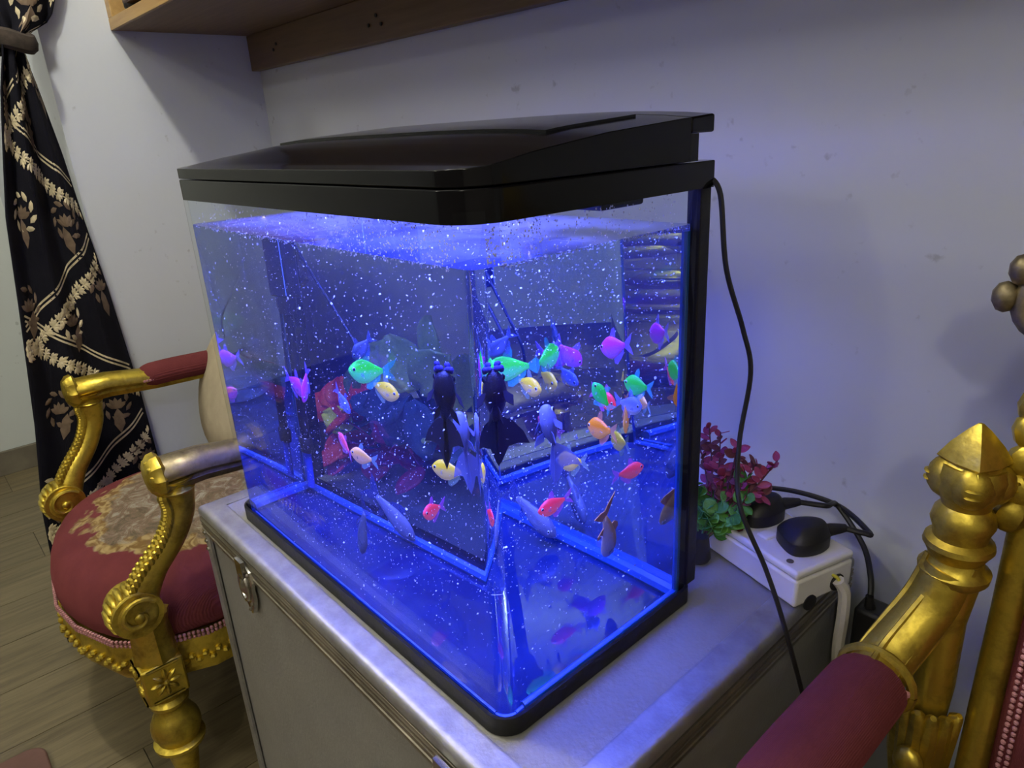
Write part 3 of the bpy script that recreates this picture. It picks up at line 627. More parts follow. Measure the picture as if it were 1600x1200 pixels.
fish('large pale silver fish nose-down near the bottom of the tank', (-.316, .256, .022), (-.380, .238, .070), 'carp', 'silver', (.15, .16, .21), (.25, .28, .40), (.06, .09, .30), deep=1.15, falpha=.45)
fish('narrow pale silver fish seen edge-on near the bottom', (-.330, .112, .030), (-.300, .100, .102), 'carp', 'silverb', (.12, .14, .20), (.21, .24, .36), (.06, .09, .30), falpha=.4, wide=.8)
fish('thin grey striped fish hovering above the glowing green tetra', (-.395, .228, .266), (-.374, .246, .290), 'tetra', 'grey', (.05, .07, .12), (.16, .20, .34), (.10, .14, .30), falpha=.5)
fish('black goldfish with purple nose pompoms and spread fins in mid tank', (-.100, .068, .330), (-.112, .078, .278), 'moor', 'moor', (.012, .009, .016), (.03, .022, .04), (.016, .012, .026), fins='fancy', falpha=.92, name='goldfish', eyecol=1, deep=.8)
fish('white fancy goldfish with a long veil tail, under the black goldfish', (-.152, .160, .262), (-.150, .168, .214), 'moor', 'veil', (.25, .25, .40), (.24, .25, .42), (.20, .21, .40), fins='fancy', falpha=.6, name='goldfish', deep=.8, wide=.8)
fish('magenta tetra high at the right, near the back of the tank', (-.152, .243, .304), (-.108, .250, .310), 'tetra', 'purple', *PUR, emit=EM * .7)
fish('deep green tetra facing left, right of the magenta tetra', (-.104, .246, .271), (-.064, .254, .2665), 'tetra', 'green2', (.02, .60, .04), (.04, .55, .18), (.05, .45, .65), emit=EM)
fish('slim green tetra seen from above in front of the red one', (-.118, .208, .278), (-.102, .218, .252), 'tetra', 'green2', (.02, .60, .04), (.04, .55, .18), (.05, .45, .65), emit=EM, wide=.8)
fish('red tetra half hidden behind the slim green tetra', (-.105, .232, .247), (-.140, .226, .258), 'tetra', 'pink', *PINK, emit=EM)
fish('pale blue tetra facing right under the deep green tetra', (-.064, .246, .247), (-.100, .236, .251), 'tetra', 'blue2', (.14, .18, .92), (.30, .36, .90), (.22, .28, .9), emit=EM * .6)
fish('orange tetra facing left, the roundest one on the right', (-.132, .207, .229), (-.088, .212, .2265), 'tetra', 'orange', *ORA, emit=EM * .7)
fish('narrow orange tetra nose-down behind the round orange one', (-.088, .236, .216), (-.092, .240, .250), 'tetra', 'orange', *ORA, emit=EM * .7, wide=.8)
fish('long orange goldfish diving towards the bottom at the right', (-.140, .236, .050), (-.097, .212, .118), 'carp', 'gold', (1.0, .40, .05), (.95, .70, .55), (1.0, .42, .08), roll=.75, bend=.25, deep=1.0, name='goldfish', falpha=.85)

# flakes of food drifting everywhere in the water
fk = MB()
def flake(p, s):
    a = Vector((random.gauss(0, 1), random.gauss(0, 1), random.gauss(0, 1))).normalized(); b = a.orthogonal().normalized(); c = a.cross(b)
    k = random.uniform(.3, .9); p = Vector(p)
    fk.add([p + b * s, p + c * s * k, p - b * s * random.uniform(.6, 1), p - c * s * k, p + a * s * .15, p - a * s * .15], [(0, 1, 4), (1, 2, 4), (2, 3, 4), (3, 0, 4), (1, 0, 5), (2, 1, 5), (3, 2, 5), (0, 3, 5)])
OW = Vector((-.3, .14, .006))
for k in range(3900):
    x = -random.random() ** .8 * .575 - .012; y = random.uniform(.012, TD - .012); z = .012 + .415 * random.random() ** 1.25
    s = random.uniform(.0006, .0013) if random.random() < .84 else random.uniform(.0013, .0027)
    flake(Vector((x, y, z)) - OW, s)
for k in range(520):
    e = random.random()
    if e < .55: x, y = random.uniform(-TW + .02, -.035), .0075 + abs(random.gauss(0, .0012))
    else: x, y = -.0075 - abs(random.gauss(0, .0012)), random.uniform(.035, TD - .02)
    flake(Vector((x, y, WZ - abs(random.gauss(0, .0018)) - .0005)) - OW, random.uniform(.0008, .0022))
for k in range(170):
    flake(Vector((random.uniform(-TW + .02, -.02), random.uniform(.02, TD - .02), WZ + .0006)) - OW, random.uniform(.0005, .0013))
fo = fk.build('food_flakes', M_FLAKE, None, smooth=False); fo.location = OW
tag(fo, 'pale food flakes drifting all through the tank water', 'fish food', kind='stuff')

# condensation on the inside of the glass above the water
cd = MB()
for k in range(900):
    if random.random() < .6:
        x = -TW + .02 + (TW - .04) * random.random() ** .6; c = (x, .0056, random.uniform(WZ + .002, .468)); r = (1, .45, 1)
    else:
        c = (-.0056, .02 + (TD - .05) * random.random() ** 1.8, random.uniform(WZ + .002, .468)); r = (.45, 1, 1)
    q = random.uniform(.0004, .0011); cd.ball(Vector(c) - OA, tuple(q * v for v in r), n=5, m=3)
tag(cd.build('condensation', pbr('water_drop', (.70, .72, .85), .25), aq), kind='stuff')

# filter
ft = empty('aquarium_filter', (-.56, .262, .05), 'dark blue-black filter with a long intake tube in the back left corner', 'filter')
OF = Vector((-.56, .262, .05))
def sf(mb): mb.v = [tuple(Vector(v) - OF) for v in mb.v]; return mb
sf(MB().prism(rrect(-.586, -.535, .228, .272, .008, .008, 4), .325, .425)).build('motor_housing', M_BLACKM, ft, bevel=.003)
sf(MB().lathe([(.018, .300), (.021, .31), (.021, .326)], Matrix.Translation((-.562, .252, 0)), 16)).build('cap', M_RUBBER, ft)
sf(MB().lathe([(.0105, .10), (.0105, .302)], Matrix.Translation((-.562, .252, 0)), 14)).build('intake_tube', M_BLACKM, ft)
sf(MB().lathe([(.0145, .082), (.0155, .09), (.0155, .10), (.013, .106)], Matrix.Translation((-.562, .252, 0)), 14)).build('tube_joint', M_RUBBER, ft)
sf(MB().lathe([(.0085, .022), (.0085, .085)], Matrix.Translation((-.562, .252, 0)), 12)).build('strainer', pbr('blue_translucent_tube', (.03, .08, .5), .25), ft)
sf(MB().box(-.5405, -.538, .229, .232, .33, .42)).build('trim_strip', pbr('pale_blue_trim', (.25, .45, .8), .3), ft, smooth=False)
pc = smooth_path([(-.536, .262, .41), (-.500, .268, .36), (-.45, .270, .305), (-.415, .270, .262), (-.412, .27, .225)])
sf(MB().tube(pc, .0022, 8)).build('air_hose', M_RUBBER, ft)

# ------------------------------------------------------------------ power strip, plugs, cables
ux = Vector((-.960, .279, 0)); A0 = Vector((.099, .353, 0)); ang = math.atan2(-ux.y, -ux.x)      # local +x points to the near end
ps = empty('power_strip', A0 + Vector((0, 0, .001)), 'white extension socket with two plugs on the case', 'power strip', rz=ang)
LS, WS, HS = .262, .0915, .047
body = MB().box(-LS, 0, 0, WS, 0, .036).build('base', M_WHITE, ps, bevel=.004, seg=3)
MB().box(-LS, 0, 0, WS, .0365, HS).build('cover', M_WHITE, ps, bevel=.004, seg=3)
for y, rr_ in ((.024, .010), (.066, .011)):
    MB().lathe([(rr_, 0), (rr_, .0012)], Matrix.Translation((.0002, y, .0005 if y < .05 else .013)) @ Matrix.Rotation(PI / 2, 4, 'Y'), 14).build('cable_notch', M_RUBBER, ps)
MB().box(-.083, -.066, .020, .040, HS - .001, HS + .003).build('switch_plate', M_WHITE, ps, bevel=.002)
MB().box(-.108, -.098, .006, .014, HS - .001, HS + .0018).build('indicator', M_SWITCH, ps, bevel=.001)
for x, y in ((-.022, .012), (-.150, .014)):
    MB().lathe([(.0042, HS - .001), (.0042, HS + .0008), (.002, HS + .0004)], Matrix.Translation((x, y, 0)), 10).build('screw', M_ALUD, ps)
def plug(px, py, rz, label):
    base = A0 + Matrix.Rotation(ang, 3, 'Z') @ Vector((px, py, HS + .001)); p = empty('plug', base, label, 'plug', 'black plugs in the power strip', rz=ang + rz)
    out = [(-.026, -.020), (-.016, -.027), (.016, -.027), (.026, -.020), (.026, .006), (.014, .026), (.006, .031), (-.006, .031), (-.014, .026), (-.026, .006)]
    rings = [[(a * k, b * k, z) for a, b in out] for k, z in ((.99, 0), (1, .001), (1, .002), (1, .014), (1, .0155), (.97, .017))] + [[(a * .84, b * .84 + .002, .024) for a, b in out], [(a * .55, b * .62 + .006, .031) for a, b in out], [(a * .25, b * .3 + .008, .0335) for a, b in out]]
    MB().loft(rings).build('body', M_RUBBER, p, angle=180, sub=2)
    MB().tube([(0, .026, .016), (0, .034, .017), (0, .044, .017), (0, .052, .017)], [.0085, .0075, .0062, .0048], 12).build('strain_relief', M_RUBBER, p)
    return p
plug(-.039, .050, -.35, 'black plug nearest the near end of the white socket')
plug(-.110, .052, -.35, 'black plug further along the white socket, beside the plant')
def world_cable(name, pts, rad, mat, label, cat='cable'):
    c = Vector(pts[0]); m = MB().tube([p - c for p in smooth_path(pts)], rad, 8)
    o = m.build(name, mat); o.location = c; return tag(o, label, cat)
def plug_exit(px, py, rz, d, z):
    v = Matrix.Rotation(ang + rz, 3, 'Z') @ Vector((0, d, 0)); b = A0 + Matrix.Rotation(ang, 3, 'Z') @ Vector((px, py, 0)); return (b.x + v.x, b.y + v.y, z)
e1 = plug_exit(-.039, .050, -.35, .050, .065); e2 = plug_exit(-.110, .052, -.35, .050, .065)
world_cable('power_cable', [e2, (e2[0] + .03, e2[1] + .012, .066), (.07, .515, .055), (.112, .500, .022), (.135, .472, .002), (.143, .457, -.014)], .0035, M_RUBBER, 'black cable looping from the far plug down to the adapter')
world_cable('power_cable', [e1, (e1[0] + .020, e1[1] + .006, .064), (e1[0] + .022, e1[1] + .018, .060), (.07, .520, .052), (.01, .523, .05), (-.06, .53, .03)], .0035, M_RUBBER, 'black cable of the near plug bending back along the wall')
ad = empty('power_adapter', (.150, .462, -.090), 'black power adapter hanging behind the case on its cable', 'adapter')
MB().box(-.020, .020, -.018, .018, -.045, .060).build('body', M_RUBBER, ad, bevel=.005)
MB().tube([(-.006, -.004, .058), (-.008, -.005, .075)], [.007, .0045], 10).build('strain_relief', M_RUBBER, ad)
world_cable('white_cable', [(.121, .412, .020), (.127, .418, .004), (.128, .420, -.03), (.126, .425, -.09), (.135, .430, -.16), (.14, .44, -.30), (.13, .46, -.616)], .0072, M_WCABLE, 'thick white cable hanging from the end of the socket')
world_cable('yellow_wire', [(.112, .408, .027), (.119, .411, .024), (.123, .413, .018)], .002, M_YEL, 'short yellow-green wire at the mouth of the white cable', 'wire')
world_cable('lamp_cord', [(-.004, .304, .478), (.012, .300, .462), (.020, .304, .391), (.027, .330, .325), (.033, .341, .275), (.034, .325, .20), (.055, .296, .145), (.088, .298, .080), (.108, .296, .040), (.126, .300, -.015), (.129, .336, -.10), (.128, .345, -.125), (.127, .320, -.138), (.128, .24, -.15), (.130, .12, -.30), (.14, .05, -.55), (.16, .0, -.616)], .0026, M_RUBBER, 'thin black lamp cord falling from the hood over the case edge', 'cord')

# ------------------------------------------------------------------ artificial plants behind the tank
def leafmat(key, c1, c2): return pbr('leaf_' + key, c1, .55, col2=c2, nscale=25)
def leaf_mesh(name, mat, wd, curl, notch=0.0):
    mb = MB(); rows = []
    for i in range(7):
        t = i / 6; ww = wd * (math.sin(PI * min(1, t * .93 + .05)) ** .7); z = curl * (t * t)
        rows.append([(t, s * ww, z + .12 * wd * abs(s) + (.0 if s else -.02)) for s in (-1, -.5, 0, .5, 1)])
    mb.loft(rows, close=False); o = mb.build(name, mat); o.modifiers.new('solid', 'SOLIDIFY').thickness = .025
    return o
def plant(name, base, label, cat, stems, pot=None, extra=()):
    random.seed(int(abs(base[0]) * 1000))
    root = empty(name, base, label, cat); B = Vector(base)
    if pot: MB().lathe(pot[0], None, 16).build('pot', pot[1], root)
    for st in stems:
        pts = smooth_path([Vector(p) - B for p in st['pts']], 5)
        MB().tube(pts, [st.get('r', .0016) * (1 - .5 * i / len(pts)) for i in range(len(pts))], 6).build('stem', st['smat'], root)
        for k in range(st['n']):
            t = st.get('t0', .25) + (1 - st.get('t0', .25)) * (k + .5) / st['n']; i = min(len(pts) - 2, int(t * (len(pts) - 1))); p = pts[i].lerp(pts[i + 1], t * (len(pts) - 1) - i)
            d = (pts[i + 1] - pts[i]).normalized(); a = random.uniform(0, 2 * PI) if 'flat' not in st else random.choice(st['flat']) + random.uniform(-.3, .3)
            side = d.orthogonal().normalized(); side.rotate(Quaternion(d, a)); x = (side + d * random.uniform(.2, .8)).normalized()
            s = st['size'] * random.uniform(.75, 1.15)
            Mx = frame_mat(x, Vector((0, -.5, .8)) + Vector((random.gauss(0, .3), random.gauss(0, .3), 0)), p) @ Matrix.Scale(s, 4)
            src = random.choice(st['leaf'])
            q = p + Mx.to_3x3() @ Vector((1, 0, 0)) + B; q2 = p + Mx.to_3x3() @ Vector((.5, 0, 0)) + B
            if min(q.y, q2.y) < TD + .028 and q.x < .02 and q.z < .55: continue
            if q.y > YB - .01: continue
            inst(src, 'leaf', root, Mx)
    for src, p, d, s in extra:            # the big leaves that lean against the view through the tank
        n = Vector((.3, -.9, .3)) + Vector((random.gauss(0, .15), 0, random.gauss(0, .2)))
        MB().tube(smooth_path([Vector((B.x * 0, 0, .05)), (Vector(p) - B) * .6 + Vector((0, .01, 0)), Vector(p) - B], 4), .0018, 6).build('stem', ST_G, root)
        inst(src, 'leaf', root, frame_mat(Vector(d), n, Vector(p) - B) @ Matrix.Scale(s, 4))
    return root
L_G = [leaf_mesh('leaf', leafmat('green', (.07, .28, .03), (.03, .15, .02)), .42, .15), leaf_mesh('leaf', leafmat('green2', (.13, .36, .04), (.06, .22, .03)), .45, -.1)]
L_M = [leaf_mesh('leaf', leafmat('magenta', (.42, .05, .13), (.22, .03, .07)), .30, .1), leaf_mesh('leaf', leafmat('plum', (.20, .05, .07), (.10, .03, .04)), .32, -.05)]
L_O = [leaf_mesh('leaf', leafmat('olive', (.74, .72, .10), (.56, .56, .08)), .36, .1)]
L_N = [leaf_mesh('leaf', leafmat('dark', (.10, .17, .16), (.06, .10, .11)), .38, .1)]
L_R = [leaf_mesh('leaf', leafmat('burgundy', (.60, .03, .08), (.40, .02, .06)), .36, .1)]
ST_G = pbr('green_stem', (.05, .13, .04), .6); ST_M = pbr('plum_stem', (.10, .03, .04), .6)
base = (-.036, .365, 0.0); stems = []
for k in range(9):
    a = k * .7; stems.append(dict(pts=[base[:2] + (.02,), (base[0] + .02 * math.cos(a), base[1] + .022 + .012 * math.sin(a), .05), (base[0] + .008 + .034 * math.cos(a), base[1] + .035 + .022 * math.sin(a), .065 + .045 * random.random())], n=12, size=.021, leaf=L_G, smat=ST_G, t0=.3))
for k in range(9):
    stems.append(dict(pts=[base[:2] + (.02,), (base[0] - .012 + .006 * k, base[1] + .035, .08), (base[0] - .035 + .013 * k, base[1] + .045 + .01 * random.random(), .118 + .060 * random.random() - .004 * k)], n=15, size=.0165, leaf=L_M, smat=ST_M, t0=.45))
plant('artificial_plant', base, 'artificial plant of green and magenta leaves beside the white socket', 'plant', stems, ([(.014, 0), (.016, .004), (.0125, .034), (.0125, .036)], M_POT))
b2 = (-.48, .41, 0); stems = []
for k, (dx, h) in enumerate(((-.10, .16), (.10, .15))):
    stems.append(dict(pts=[b2[:2] + (.05,), (b2[0] + dx * .5, b2[1] - .01, h * .6), (b2[0] + dx, b2[1] - .03, h)], n=4, size=.085, leaf=L_O, smat=ST_G, r=.003, t0=.6))
for k, (dx, h) in enumerate(((-.14, .12), (-.03, .13), (.06, .12), (.13, .13))):
    stems.append(dict(pts=[b2[:2] + (.04,), (b2[0] + dx * .6, b2[1] - .01, h * .7), (b2[0] + dx, b2[1] - .035, h)], n=4, size=.075, leaf=L_N, smat=ST_G, r=.003, t0=.5))
plant('artificial_plant', b2, 'broad-leaved olive artificial plant standing behind the tank', 'plant', stems, ([(.030, 0), (.034, .01), (.042, .06), (.040, .062)], M_POT),
      [(L_O[0], (-.425, .355, .190), (-.75, -.02, .30), .105), (L_O[0], (-.420, .350, .185), (.55, 0, .50), .105), (L_O[0], (-.405, .358, .215), (.20, 0, .95), .085), (L_O[0], (-.43, .352, .180), (-.4, 0, .8), .09),
       (L_N[0], (-.440, .348, .172), (-.75, 0, -.35), .095), (L_N[0], (-.430, .346, .168), (.35, 0, -.6), .09), (L_N[0], (-.46, .352, .165), (-.2, 0, -.7), .085), (L_O[0], (-.585, .350, .085), (-.9, 0, .15), .065)])
b3 = (-.60, .39, 0); stems = []
for k, (dx, h) in enumerate(((-.12, .06), (-.06, .10), (.0, .12), (.06, .10), (.12, .09), (.16, .05), (.03, .05), (-.03, .04))):
    stems.append(dict(pts=[(b3[0], b3[1], .03), (b3[0] + dx * .6, b3[1] - .005, h * .8), (b3[0] + dx, b3[1] - .03, h)], n=6, size=.060, leaf=L_R, smat=ST_M, r=.0025, t0=.35))
plant('artificial_plant', b3, 'low burgundy artificial plant standing behind the tank', 'plant', stems, ([(.022, 0), (.026, .01), (.030, .04), (.028, .042)], M_POT))
for o in L_G + L_M + L_O + L_N + L_R:
    bpy.data.objects.remove(o)

# ------------------------------------------------------------------ gilded armchairs (local frame: floor at z = 0, facing -y)
def mirror(p, s): return Vector((p[0] * s, p[1], p[2]))
def armchair(loc, label, worn_side=None, dz=0.0):
    ch = empty('armchair', loc, label, 'armchair', 'gilded armchairs')
    SE = [(-.255, -.285), (-.20, -.335), (-.10, -.372), (0, -.385), (.10, -.372), (.20, -.335), (.255, -.285), (.29, -.20), (.285, .0), (.25, .20), (.0, .225), (-.25, .20), (-.285, .0), (-.29, -.20)]
    def so(k, z): return [(a * k, b * k + (.0), z) for a, b in SE]
    MB().loft([so(.985, .315), so(1.0, .335), so(1.005, .36), so(.99, .395), so(.95, .425), so(.85, .447), so(.66, .462), so(.40, .470), so(.12, .472)]).build('seat', M_TAP, ch, sub=1, angle=180)
    rail = MB(); O1 = [(a * .985, b * .985) for a, b in SE]; I1 = [(a * .88, b * .88) for a, b in SE]
    rings = [[(a, b, .245) for a, b in O1], [(a * 1.02, b * 1.02, .262) for a, b in O1], [(a * 1.012, b * 1.012, .296) for a, b in O1], [(a, b, .316) for a, b in O1], [(a, b, .316) for a, b in I1], [(a, b, .245) for a, b in I1]]
    rail.loft(rings + [rings[0]], cap=False); rl = rail.build('seat_rail', M_GOLD, ch, angle=50)
    gr, br_ = MB(), MB()
    nS = len(SE)
    for i in range(nS):
        a, b = Vector(O1[i]), Vector(O1[(i + 1) % nS]); m = max(1, int((b - a).length / .011))
        for k in range(m):
            p = a.lerp(b, k / m); p2 = p * 1.022
            gr.ball((p2.x, p2.y, .279 + .005 * (1 if k % 2 else -1)), (.0072, .0072, .0058), n=6, m=4)
        m = max(1, int((b - a).length / .0075))
        for k in range(m):
            p = a.lerp(b, k / m) * 1.02; br_.ball((p.x, p.y, .323), (.0036, .0036, .0042), n=6, m=3); br_.ball((p.x, p.y, .331), (.0036, .0036, .0042), n=6, m=3)
    gr.build('carved_guilloche', M_GOLD, rl); o = br_.build('braid_trim', M_BRAID, ch); o['kind'] = 'stuff'
    for s in (-1, 1):
        mg = M_GOLD
        mcap = M_GOLDW if worn_side == s else M_GOLD
        # front leg
        M = Matrix.Translation((s * .270, -.285, 0))
        leg = MB().lathe([(.010, 0), (.016, .004), (.019, .02), (.014, .030), (.018, .038), (.025, .085), (.028, .108), (.034, .114), (.044, .120), (.045, .127), (.036, .132), (.038, .140), (.043, .152), (.042, .168), (.034, .186), (.026, .196), (.025, .204), (.033, .212), (.034, .220), (.027, .228), (.029, .238)], M, 22).build('front_leg', mg, ch)
        bk = MB().box(s * .270 - .031, s * .270 + .031, -.322, -.252, .238, .312).build('leg_block', mg, leg, bevel=.004)
        rs = MB(); c = Vector((s * .270, -.323, .275))
        for fx, cc, nx in ((0, Vector((s * .270, -.3225, .275)), 'y'), (1, Vector((s * (.270 + .0315), -.287, .275)), 'x')):
            for k in range(8):
                a = k * PI / 4; d = (math.cos(a), math.sin(a))
                v = Vector((d[0] * .015, 0, d[1] * .017)) if nx == 'y' else Vector((0, d[0] * .015, d[1] * .017))
                R = Matrix.Rotation(-a, 4, 'Y') if nx == 'y' else Matrix.Rotation(a, 4, 'X')
                rs.ball(cc + v, (.011, .005, .0045) if nx == 'y' else (.005, .011, .0045), R, 8, 4)
            rs.ball(cc, .006, n=8, m=4)
            for a in (-1, 1):
                for sz in (-.033, .033): rs.tube([cc + (Vector((-.026 * a, 0, sz)) if nx == 'y' else Vector((0, -.026 * a, sz))), cc + (Vector((.026 * a, 0, sz)) if nx == 'y' else Vector((0, .026 * a, sz)))], .0028, 6)
        rs.build('rosette', mg, bk)
        # fluted neck and S-shaped arm support with scroll
        nk = MB().lathe([(.031, .312), (.029, .330), (.026, .375), (.031, .400)], M @ Matrix.Diagonal((1, 1.15, 1, 1)), 20, 8, .07).build('fluted_neck', mg, ch)
        sp = smooth_path([(s * .272, -.292, .395), (s * .276, -.288, .430), (s * .284, -.262, .480), (s * .294, -.222, .530), (s * .299, -.200, .575), (s * .299, -.197, .605), (s * .300, -.197, .628)], 6)
        n = len(sp); rad = [.036 - .012 * math.sin(PI * min(1, i / n * 1.0)) - .004 * i / n for i in range(n)]
        sup = MB().tube(sp, rad, 16, .78, 1.0, up=(0, 1, .3)).build('arm_support', mg, ch)
        bead = MB()
        for i in range(2, n - 6):
            p = sp[i] + Vector((0, -rad[i] * 1.0, rad[i] * .25)); bead.ball(p, (.0095, .0068, .0075), n=8, m=4)
            bead.ball(p + Vector((s * .013, .004, 0)), (.006, .006, .009), n=6, m=4); bead.ball(p + Vector((-s * .013, .004, 0)), (.006, .006, .009), n=6, m=4)
        bead.build('bead_carving', mg, sup)
        vol = MB()
        for side in (-1, 1):
            cx = s * .274 + side * .030; cc = Vector((cx, -.300, .423))
            vol.lathe([(.040, -.006), (.041, 0), (.036, .005), (.024, .008), (.010, .0095), (.002, .010)], Matrix.Translation(cc - Vector((side * .006, 0, 0))) @ Matrix.Rotation(side * PI / 2, 4, 'Y'), 24)
            spi = [cc + Vector((side * .005, (.034 - .0044 * t) * math.cos(t * 1.0 + .6), (.034 - .0044 * t) * math.sin(t * 1.0 + .6))) for t in [k * .3 for k in range(22)]]
            vol.tube(spi, .0046, 8, up=(1, 0, 0)); vol.ball(cc + Vector((side * .006, 0, 0)), (.006, .009, .009), n=10, m=5)
        vol.lathe([(.040, -.030), (.040, .030)], Matrix.Translation((s * .274, -.300, .423)) @ Matrix.Rotation(PI / 2, 4, 'Y'), 24)
        for k in range(7): vol.ball((s * .274, -.300 - .040 * math.cos(-.5 + k * .33), .423 + .040 * math.sin(-.5 + k * .33)), (.026, .007, .007), n=8, m=4)
        vol.build('volute', mg, ch)
        MB().lathe([(.026, .622), (.030, .627), (.022, .634), (.024, .640), (.034, .647), (.036, .650)], Matrix.Translation((s * .300, -.197, -.005)), 20).build('support_collar', mg, ch)
        # arm: moulded bar with cap, pad, then a tube rising to the rear post
        ax = lambda y: s * (.300 + (.0 if y < -.1 else -.0 * y))
        def arm_ring(y, z, hw, hh): return [(ax(y) + a * hw, y, z + b * hh) for a, b in ((-.55, -1), (.55, -1), (.75, -.55), (.62, -.35), (1, .0), (1, .45), (.6, .95), (0, 1.1), (-.6, .95), (-1, .45), (-1, 0), (-.62, -.35), (-.75, -.55))]
        arm = MB().loft([arm_ring(-.222, .652, .028, .022), arm_ring(-.215, .652, .034, .027), arm_ring(-.15, .652, .032, .026), arm_ring(-.05, .640, .030, .023), arm_ring(.13, .630, .028, .019)]).build('arm', mcap, ch, angle=50)
        cap = MB().lathe([(.006, -.018), (.024, -.015), (.034, -.006), (.036, .004), (.031, .010)], Matrix.Translation((s * .300, -.222, .655)) @ Matrix.Rotation(-PI / 2, 4, 'X') , 20, 10, .06)
        for k in range(9): cap.ball((s * .300 + .022 * math.cos(k * .7), -.232, .657 + .020 * math.sin(k * .7)), (.008, .006, .008), n=8, m=4)
        cap.build('arm_cap', M_GOLD, arm)
        pd = smooth_path([(ax(-.08), -.082, .646), (ax(-.06), -.064, .648), (ax(-.01), -.01, .649), (ax(.05), .05, .647), (ax(.10), .10, .645), (ax(.128), .128, .642)], 5)
        m = len(pd); rr = [.018 + .017 * min(1, 4.5 * min(i, m - 1 - i) / m + (.0 if i < m / 2 else .6)) for i in range(m)]
        MB().tube(pd, rr, 18, 1.0, .82).build('arm_pad', M_RED, ch)
        nl = MB()
        for i in range(0, 34):
            t = i / 33; y = -.08 + .208 * t
            for sd in (-1, 1): nl.ball((ax(y) + sd * .030, y, .645), (.0036, .0036, .0036), n=6, m=3)
        o = nl.build('nail_trim', M_BRAID, ch); o['kind'] = 'stuff'
        rp = smooth_path([(ax(.12), .115, .640), (ax(.15), .150, .650), (s * .292, .176, .672), (s * .281, .199, .702), (s * .273, .210, .738)], 6)
        tub = MB().tube(rp, [.0265 - .0045 * i / len(rp) for i in range(len(rp))], 18).build('rising_arm', mg, ch)
        rib = MB()
        for a in (-.5, .5, 1.57, 2.6): rib.tube([p + Vector((math.cos(a) * .0225, -.4 * math.sin(a) * .0225, math.sin(a) * .0235)) for p in rp], .0035, 6)
        rib.tube([Vector((ax(.13) + .0325 * math.cos(t), .136, .639 + .0315 * math.sin(t))) for t in [k * PI / 10 for k in range(21)]], .005, 8, cap=False)
        rib.build('fluting', mg, tub)
        # rear post with turned vase and faceted finial
        MP = Matrix.Translation((s * .272, .217, 0))
        post = MB().lathe([(.016, 0), (.020, .02), (.019, .10), (.024, .28), (.030, .31), (.030, .42), (.024, .45), (.023, .53), (.018, .56), (.020, .60), (.019, .68), (.024, .725)], MP, 20).build('rear_post', mg, ch)
        ac = MB()
        for k in range(7):
            a = -PI / 2 + (k - 3) * .45; b0 = Vector((s * .272, .217, 0))
            ac.tube([b0 + Vector((math.cos(a) * r2, math.sin(a) * r2, z)) for r2, z in ((.019, .46), (.022, .50), (.024, .545), (.028, .575), (.031, .58))], [.005, .008, .009, .007, .003], 8)
        for z, q in ((.52, .018), (.50, .012)): ac.ball((s * .272, .217 - .036, z), (.015, .010, q), n=10, m=5)
        ac.build('acanthus_carving', mg, post)
        vase = MB().lathe([(.025, .724), (.030, .730), (.031, .737), (.025, .742), (.023, .750), (.027, .758), (.030, .763), (.029, .768), (.023, .772), (.024, .780), (.027, .788), (.025, .798), (.020, .805), (.021, .809), (.024, .814), (.029, .823), (.030, .838), (.026, .847)], MP, 24).build('turned_vase', mg, post)
        gad = MB()
        for k in range(4):
            a = k * PI / 2 + .35; cx, cy = s * .272 + .017 * math.cos(a), .217 + .017 * math.sin(a); gad.ball((cx, cy, .831), (.0185, .0185, .021), n=14, m=8)
            for q in (-1, 1): gad.ball((s * .272 + .034 * math.cos(a), .217 + .034 * math.sin(a), .831 + q * .0035), (.0035, .0075, .0016), Matrix.Rotation(a, 4, 'Z'), 8, 4)
        gad.build('gadroon', mg, vase)
        MB().lathe([(.027, .846), (.024, .849), (.027, .852), (.019, .866), (.008, .880), (.002, .886)], MP @ Matrix.Rotation(.4, 4, 'Z'), 8, 4, .10).build('finial', mg, post, angle=25)
        # bracket to the back frame, stile
        MB().tube([(s * .272, .222, .826), (s * .255, .235, .832), (s * .240, .250, .830)], [.014, .016, .014], 10).build('bracket', mg, ch)
        stl = smooth_path([(s * .222, .205, .42), (s * .225, .222, .55), (s * .227, .240, .70), (s * .230, .256, .85), (s * .228, .266, .955)], 5)
        st = MB().tube(stl, .0145, 14, .85, 1.0, up=(1, 0, 0)).build('back_stile', mg, ch)
        lv = MB()
        for i in range(6):
            z = .80 + i * .026; lv.ball((s * .240, .238 + .1 * (z - .80) - .006, z), (.014, .012, .018), Matrix.Rotation(.3 * (-1) ** i, 4, 'Y'), 8, 5)
        lv.build('leaf_carving', mg, st)
    # back panel, crest
    outb = [(-.210, .455), (.210, .455), (.215, .70), (.215, .92), (.17, .965), (.08, .985), (0, .992), (-.08, .985), (-.17, .965), (-.215, .92), (-.215, .70)]
    yy = lambda z: .205 + (z - .42) * .115
    def bo(k, d): return [(a * k, yy(z) + d, .715 + (z - .715) * k) for a, z in outb]
    MB().loft([bo(.98, .030), bo(1, .020), bo(1.0, -.002), bo(.96, -.020), bo(.80, -.034), bo(.5, -.042), bo(.15, -.044)]).build('backrest', M_RED, ch, angle=180)
    nb = MB(); n = len(outb)
    for i in range(n):
        a, b = Vector(outb[i]) , Vector(outb[(i + 1) % n]); m = max(1, int((b - a).length / .0068))
        for k in range(m):
            p = a.lerp(b, k / m); q = Vector((p.x * .955, .715 + (p.y - .715) * .965)); q2 = Vector((p.x * .925, .715 + (p.y - .715) * .94))
            nb.ball((q.x, yy(q.y) - .022, q.y), .0026, n=6, m=3); nb.ball((q2.x, yy(q2.y) - .027, q2.y), .0024, n=6, m=3)
    o = nb.build('braid_trim', M_BRAID, ch); o['kind'] = 'stuff'
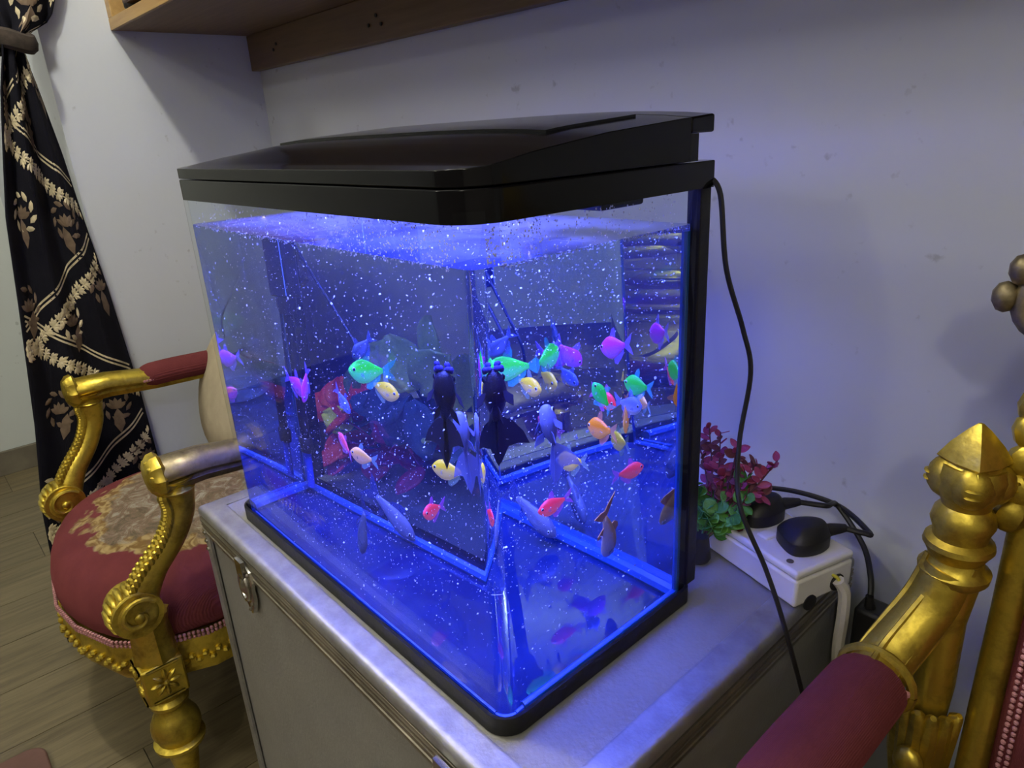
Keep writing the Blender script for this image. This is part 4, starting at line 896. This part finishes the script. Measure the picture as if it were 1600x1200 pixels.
    cr = MB(); cp = smooth_path([(a, b, c + dz) for a, b, c in [(-.235, .268, .955), (-.20, .268, .985), (-.10, .270, 1.005), (0, .272, 1.022), (.10, .270, 1.005), (.20, .268, .985), (.235, .268, .955)]], 6)
    cr.tube(cp, .022, 12, 1, 1, up=(0, 1, 0)); c_ = cr.build('crest_rail', M_GOLD, ch)
    cc = MB()
    for k in range(9):
        a = -1.2 + k * .3; cc.tube([(0, .262, 1.02 + dz), (.025 * math.sin(a), .252, 1.04 + dz + .010 * math.cos(a)), (.055 * math.sin(a), .262, 1.035 + dz + .05 * math.cos(a))], [.006, .010, .004], 8)
    cc.ball((0, .25, 1.03 + dz), (.018, .014, .018), n=10, m=6); cc.build('shell_carving', M_GOLD, c_)
    for s in (-1, 1):
        sc = MB(); c0 = Vector((s * .250, .262, .992 + dz))
        sc.tube([c0 + Vector((s * (.030 - .0034 * t) * math.cos(t + 2.2), -.006, (.036 - .0038 * t) * math.sin(t + 2.2))) for t in [k * .3 for k in range(24)]], .0105, 10, up=(0, 1, 0))
        sc.ball(c0, (.030, .016, .034), n=12, m=7)
        for k in range(6): sc.ball(c0 + Vector((s * .030 * math.cos(k * .8), -.010, .034 * math.sin(k * .8))), (.011, .011, .014), n=8, m=5)
        sc.build('crest_scroll', M_GOLDW, ch)
    MB().tube([(-.235, .207, .435), (.235, .207, .435)], .018, 12).build('lower_rail', M_GOLD, ch)
    return ch
armchair((-1.07, .150, -ZF), 'gilded armchair with red tapestry seat, left of the grey case', worn_side=1, dz=-.055)
armchair((.512, .152, -ZF), 'gilded armchair with red arm pad at the right edge, against the wall')
# cream cushion standing on the left chair's seat
cs = empty('cushion', (-1.235, .235, -.158), 'cream oval cushion standing upright on the left armchair seat', 'cushion')
mb = MB(); ro = []
for k, d in ((.90, -.026), (1.0, -.012), (1.02, 0), (1.0, .012), (.90, .026)):
    ro.append([(k * .175 * math.cos(a), d + .05 * math.sin(a), k * .155 * math.sin(a) + .15) for a in [2 * PI * i / 28 for i in range(28)]])
cap1 = [(.5 * .175 * math.cos(a), -.038 + .025 * math.sin(a), .5 * .155 * math.sin(a) + .15) for a in [2 * PI * i / 28 for i in range(28)]]; cap2 = [(p[0], p[1] + .076, p[2]) for p in cap1]
mb.loft([cap1] + ro + [cap2]).build('cover', M_CREAM, cs, angle=180)
mb = MB(); mb.tube([(1.03 * .175 * math.cos(a), .052 * math.sin(a), 1.03 * .155 * math.sin(a) + .15) for a in [2 * PI * i / 40 for i in range(41)]], .004, 8, cap=False); mb.build('piping', M_CREAM, cs)
# brown mat on the floor, bottom left
mt = MB().prism(rrect(-.46, .46, -.40, .40, .03, .035, 6), 0, .014).build('floor_mat', M_MAROON, None, bevel=.004, seg=3); mt.location = (-.665, -.727, -ZF)
tag(mt, 'brown floor mat on the planks, only its corner in view at the lower left', 'mat')

# ------------------------------------------------------------------ lift everything so the floor is z = 0
for o in S.objects:
    if o.parent is None and o.type in {'MESH', 'EMPTY'}: o.location.z += ZF
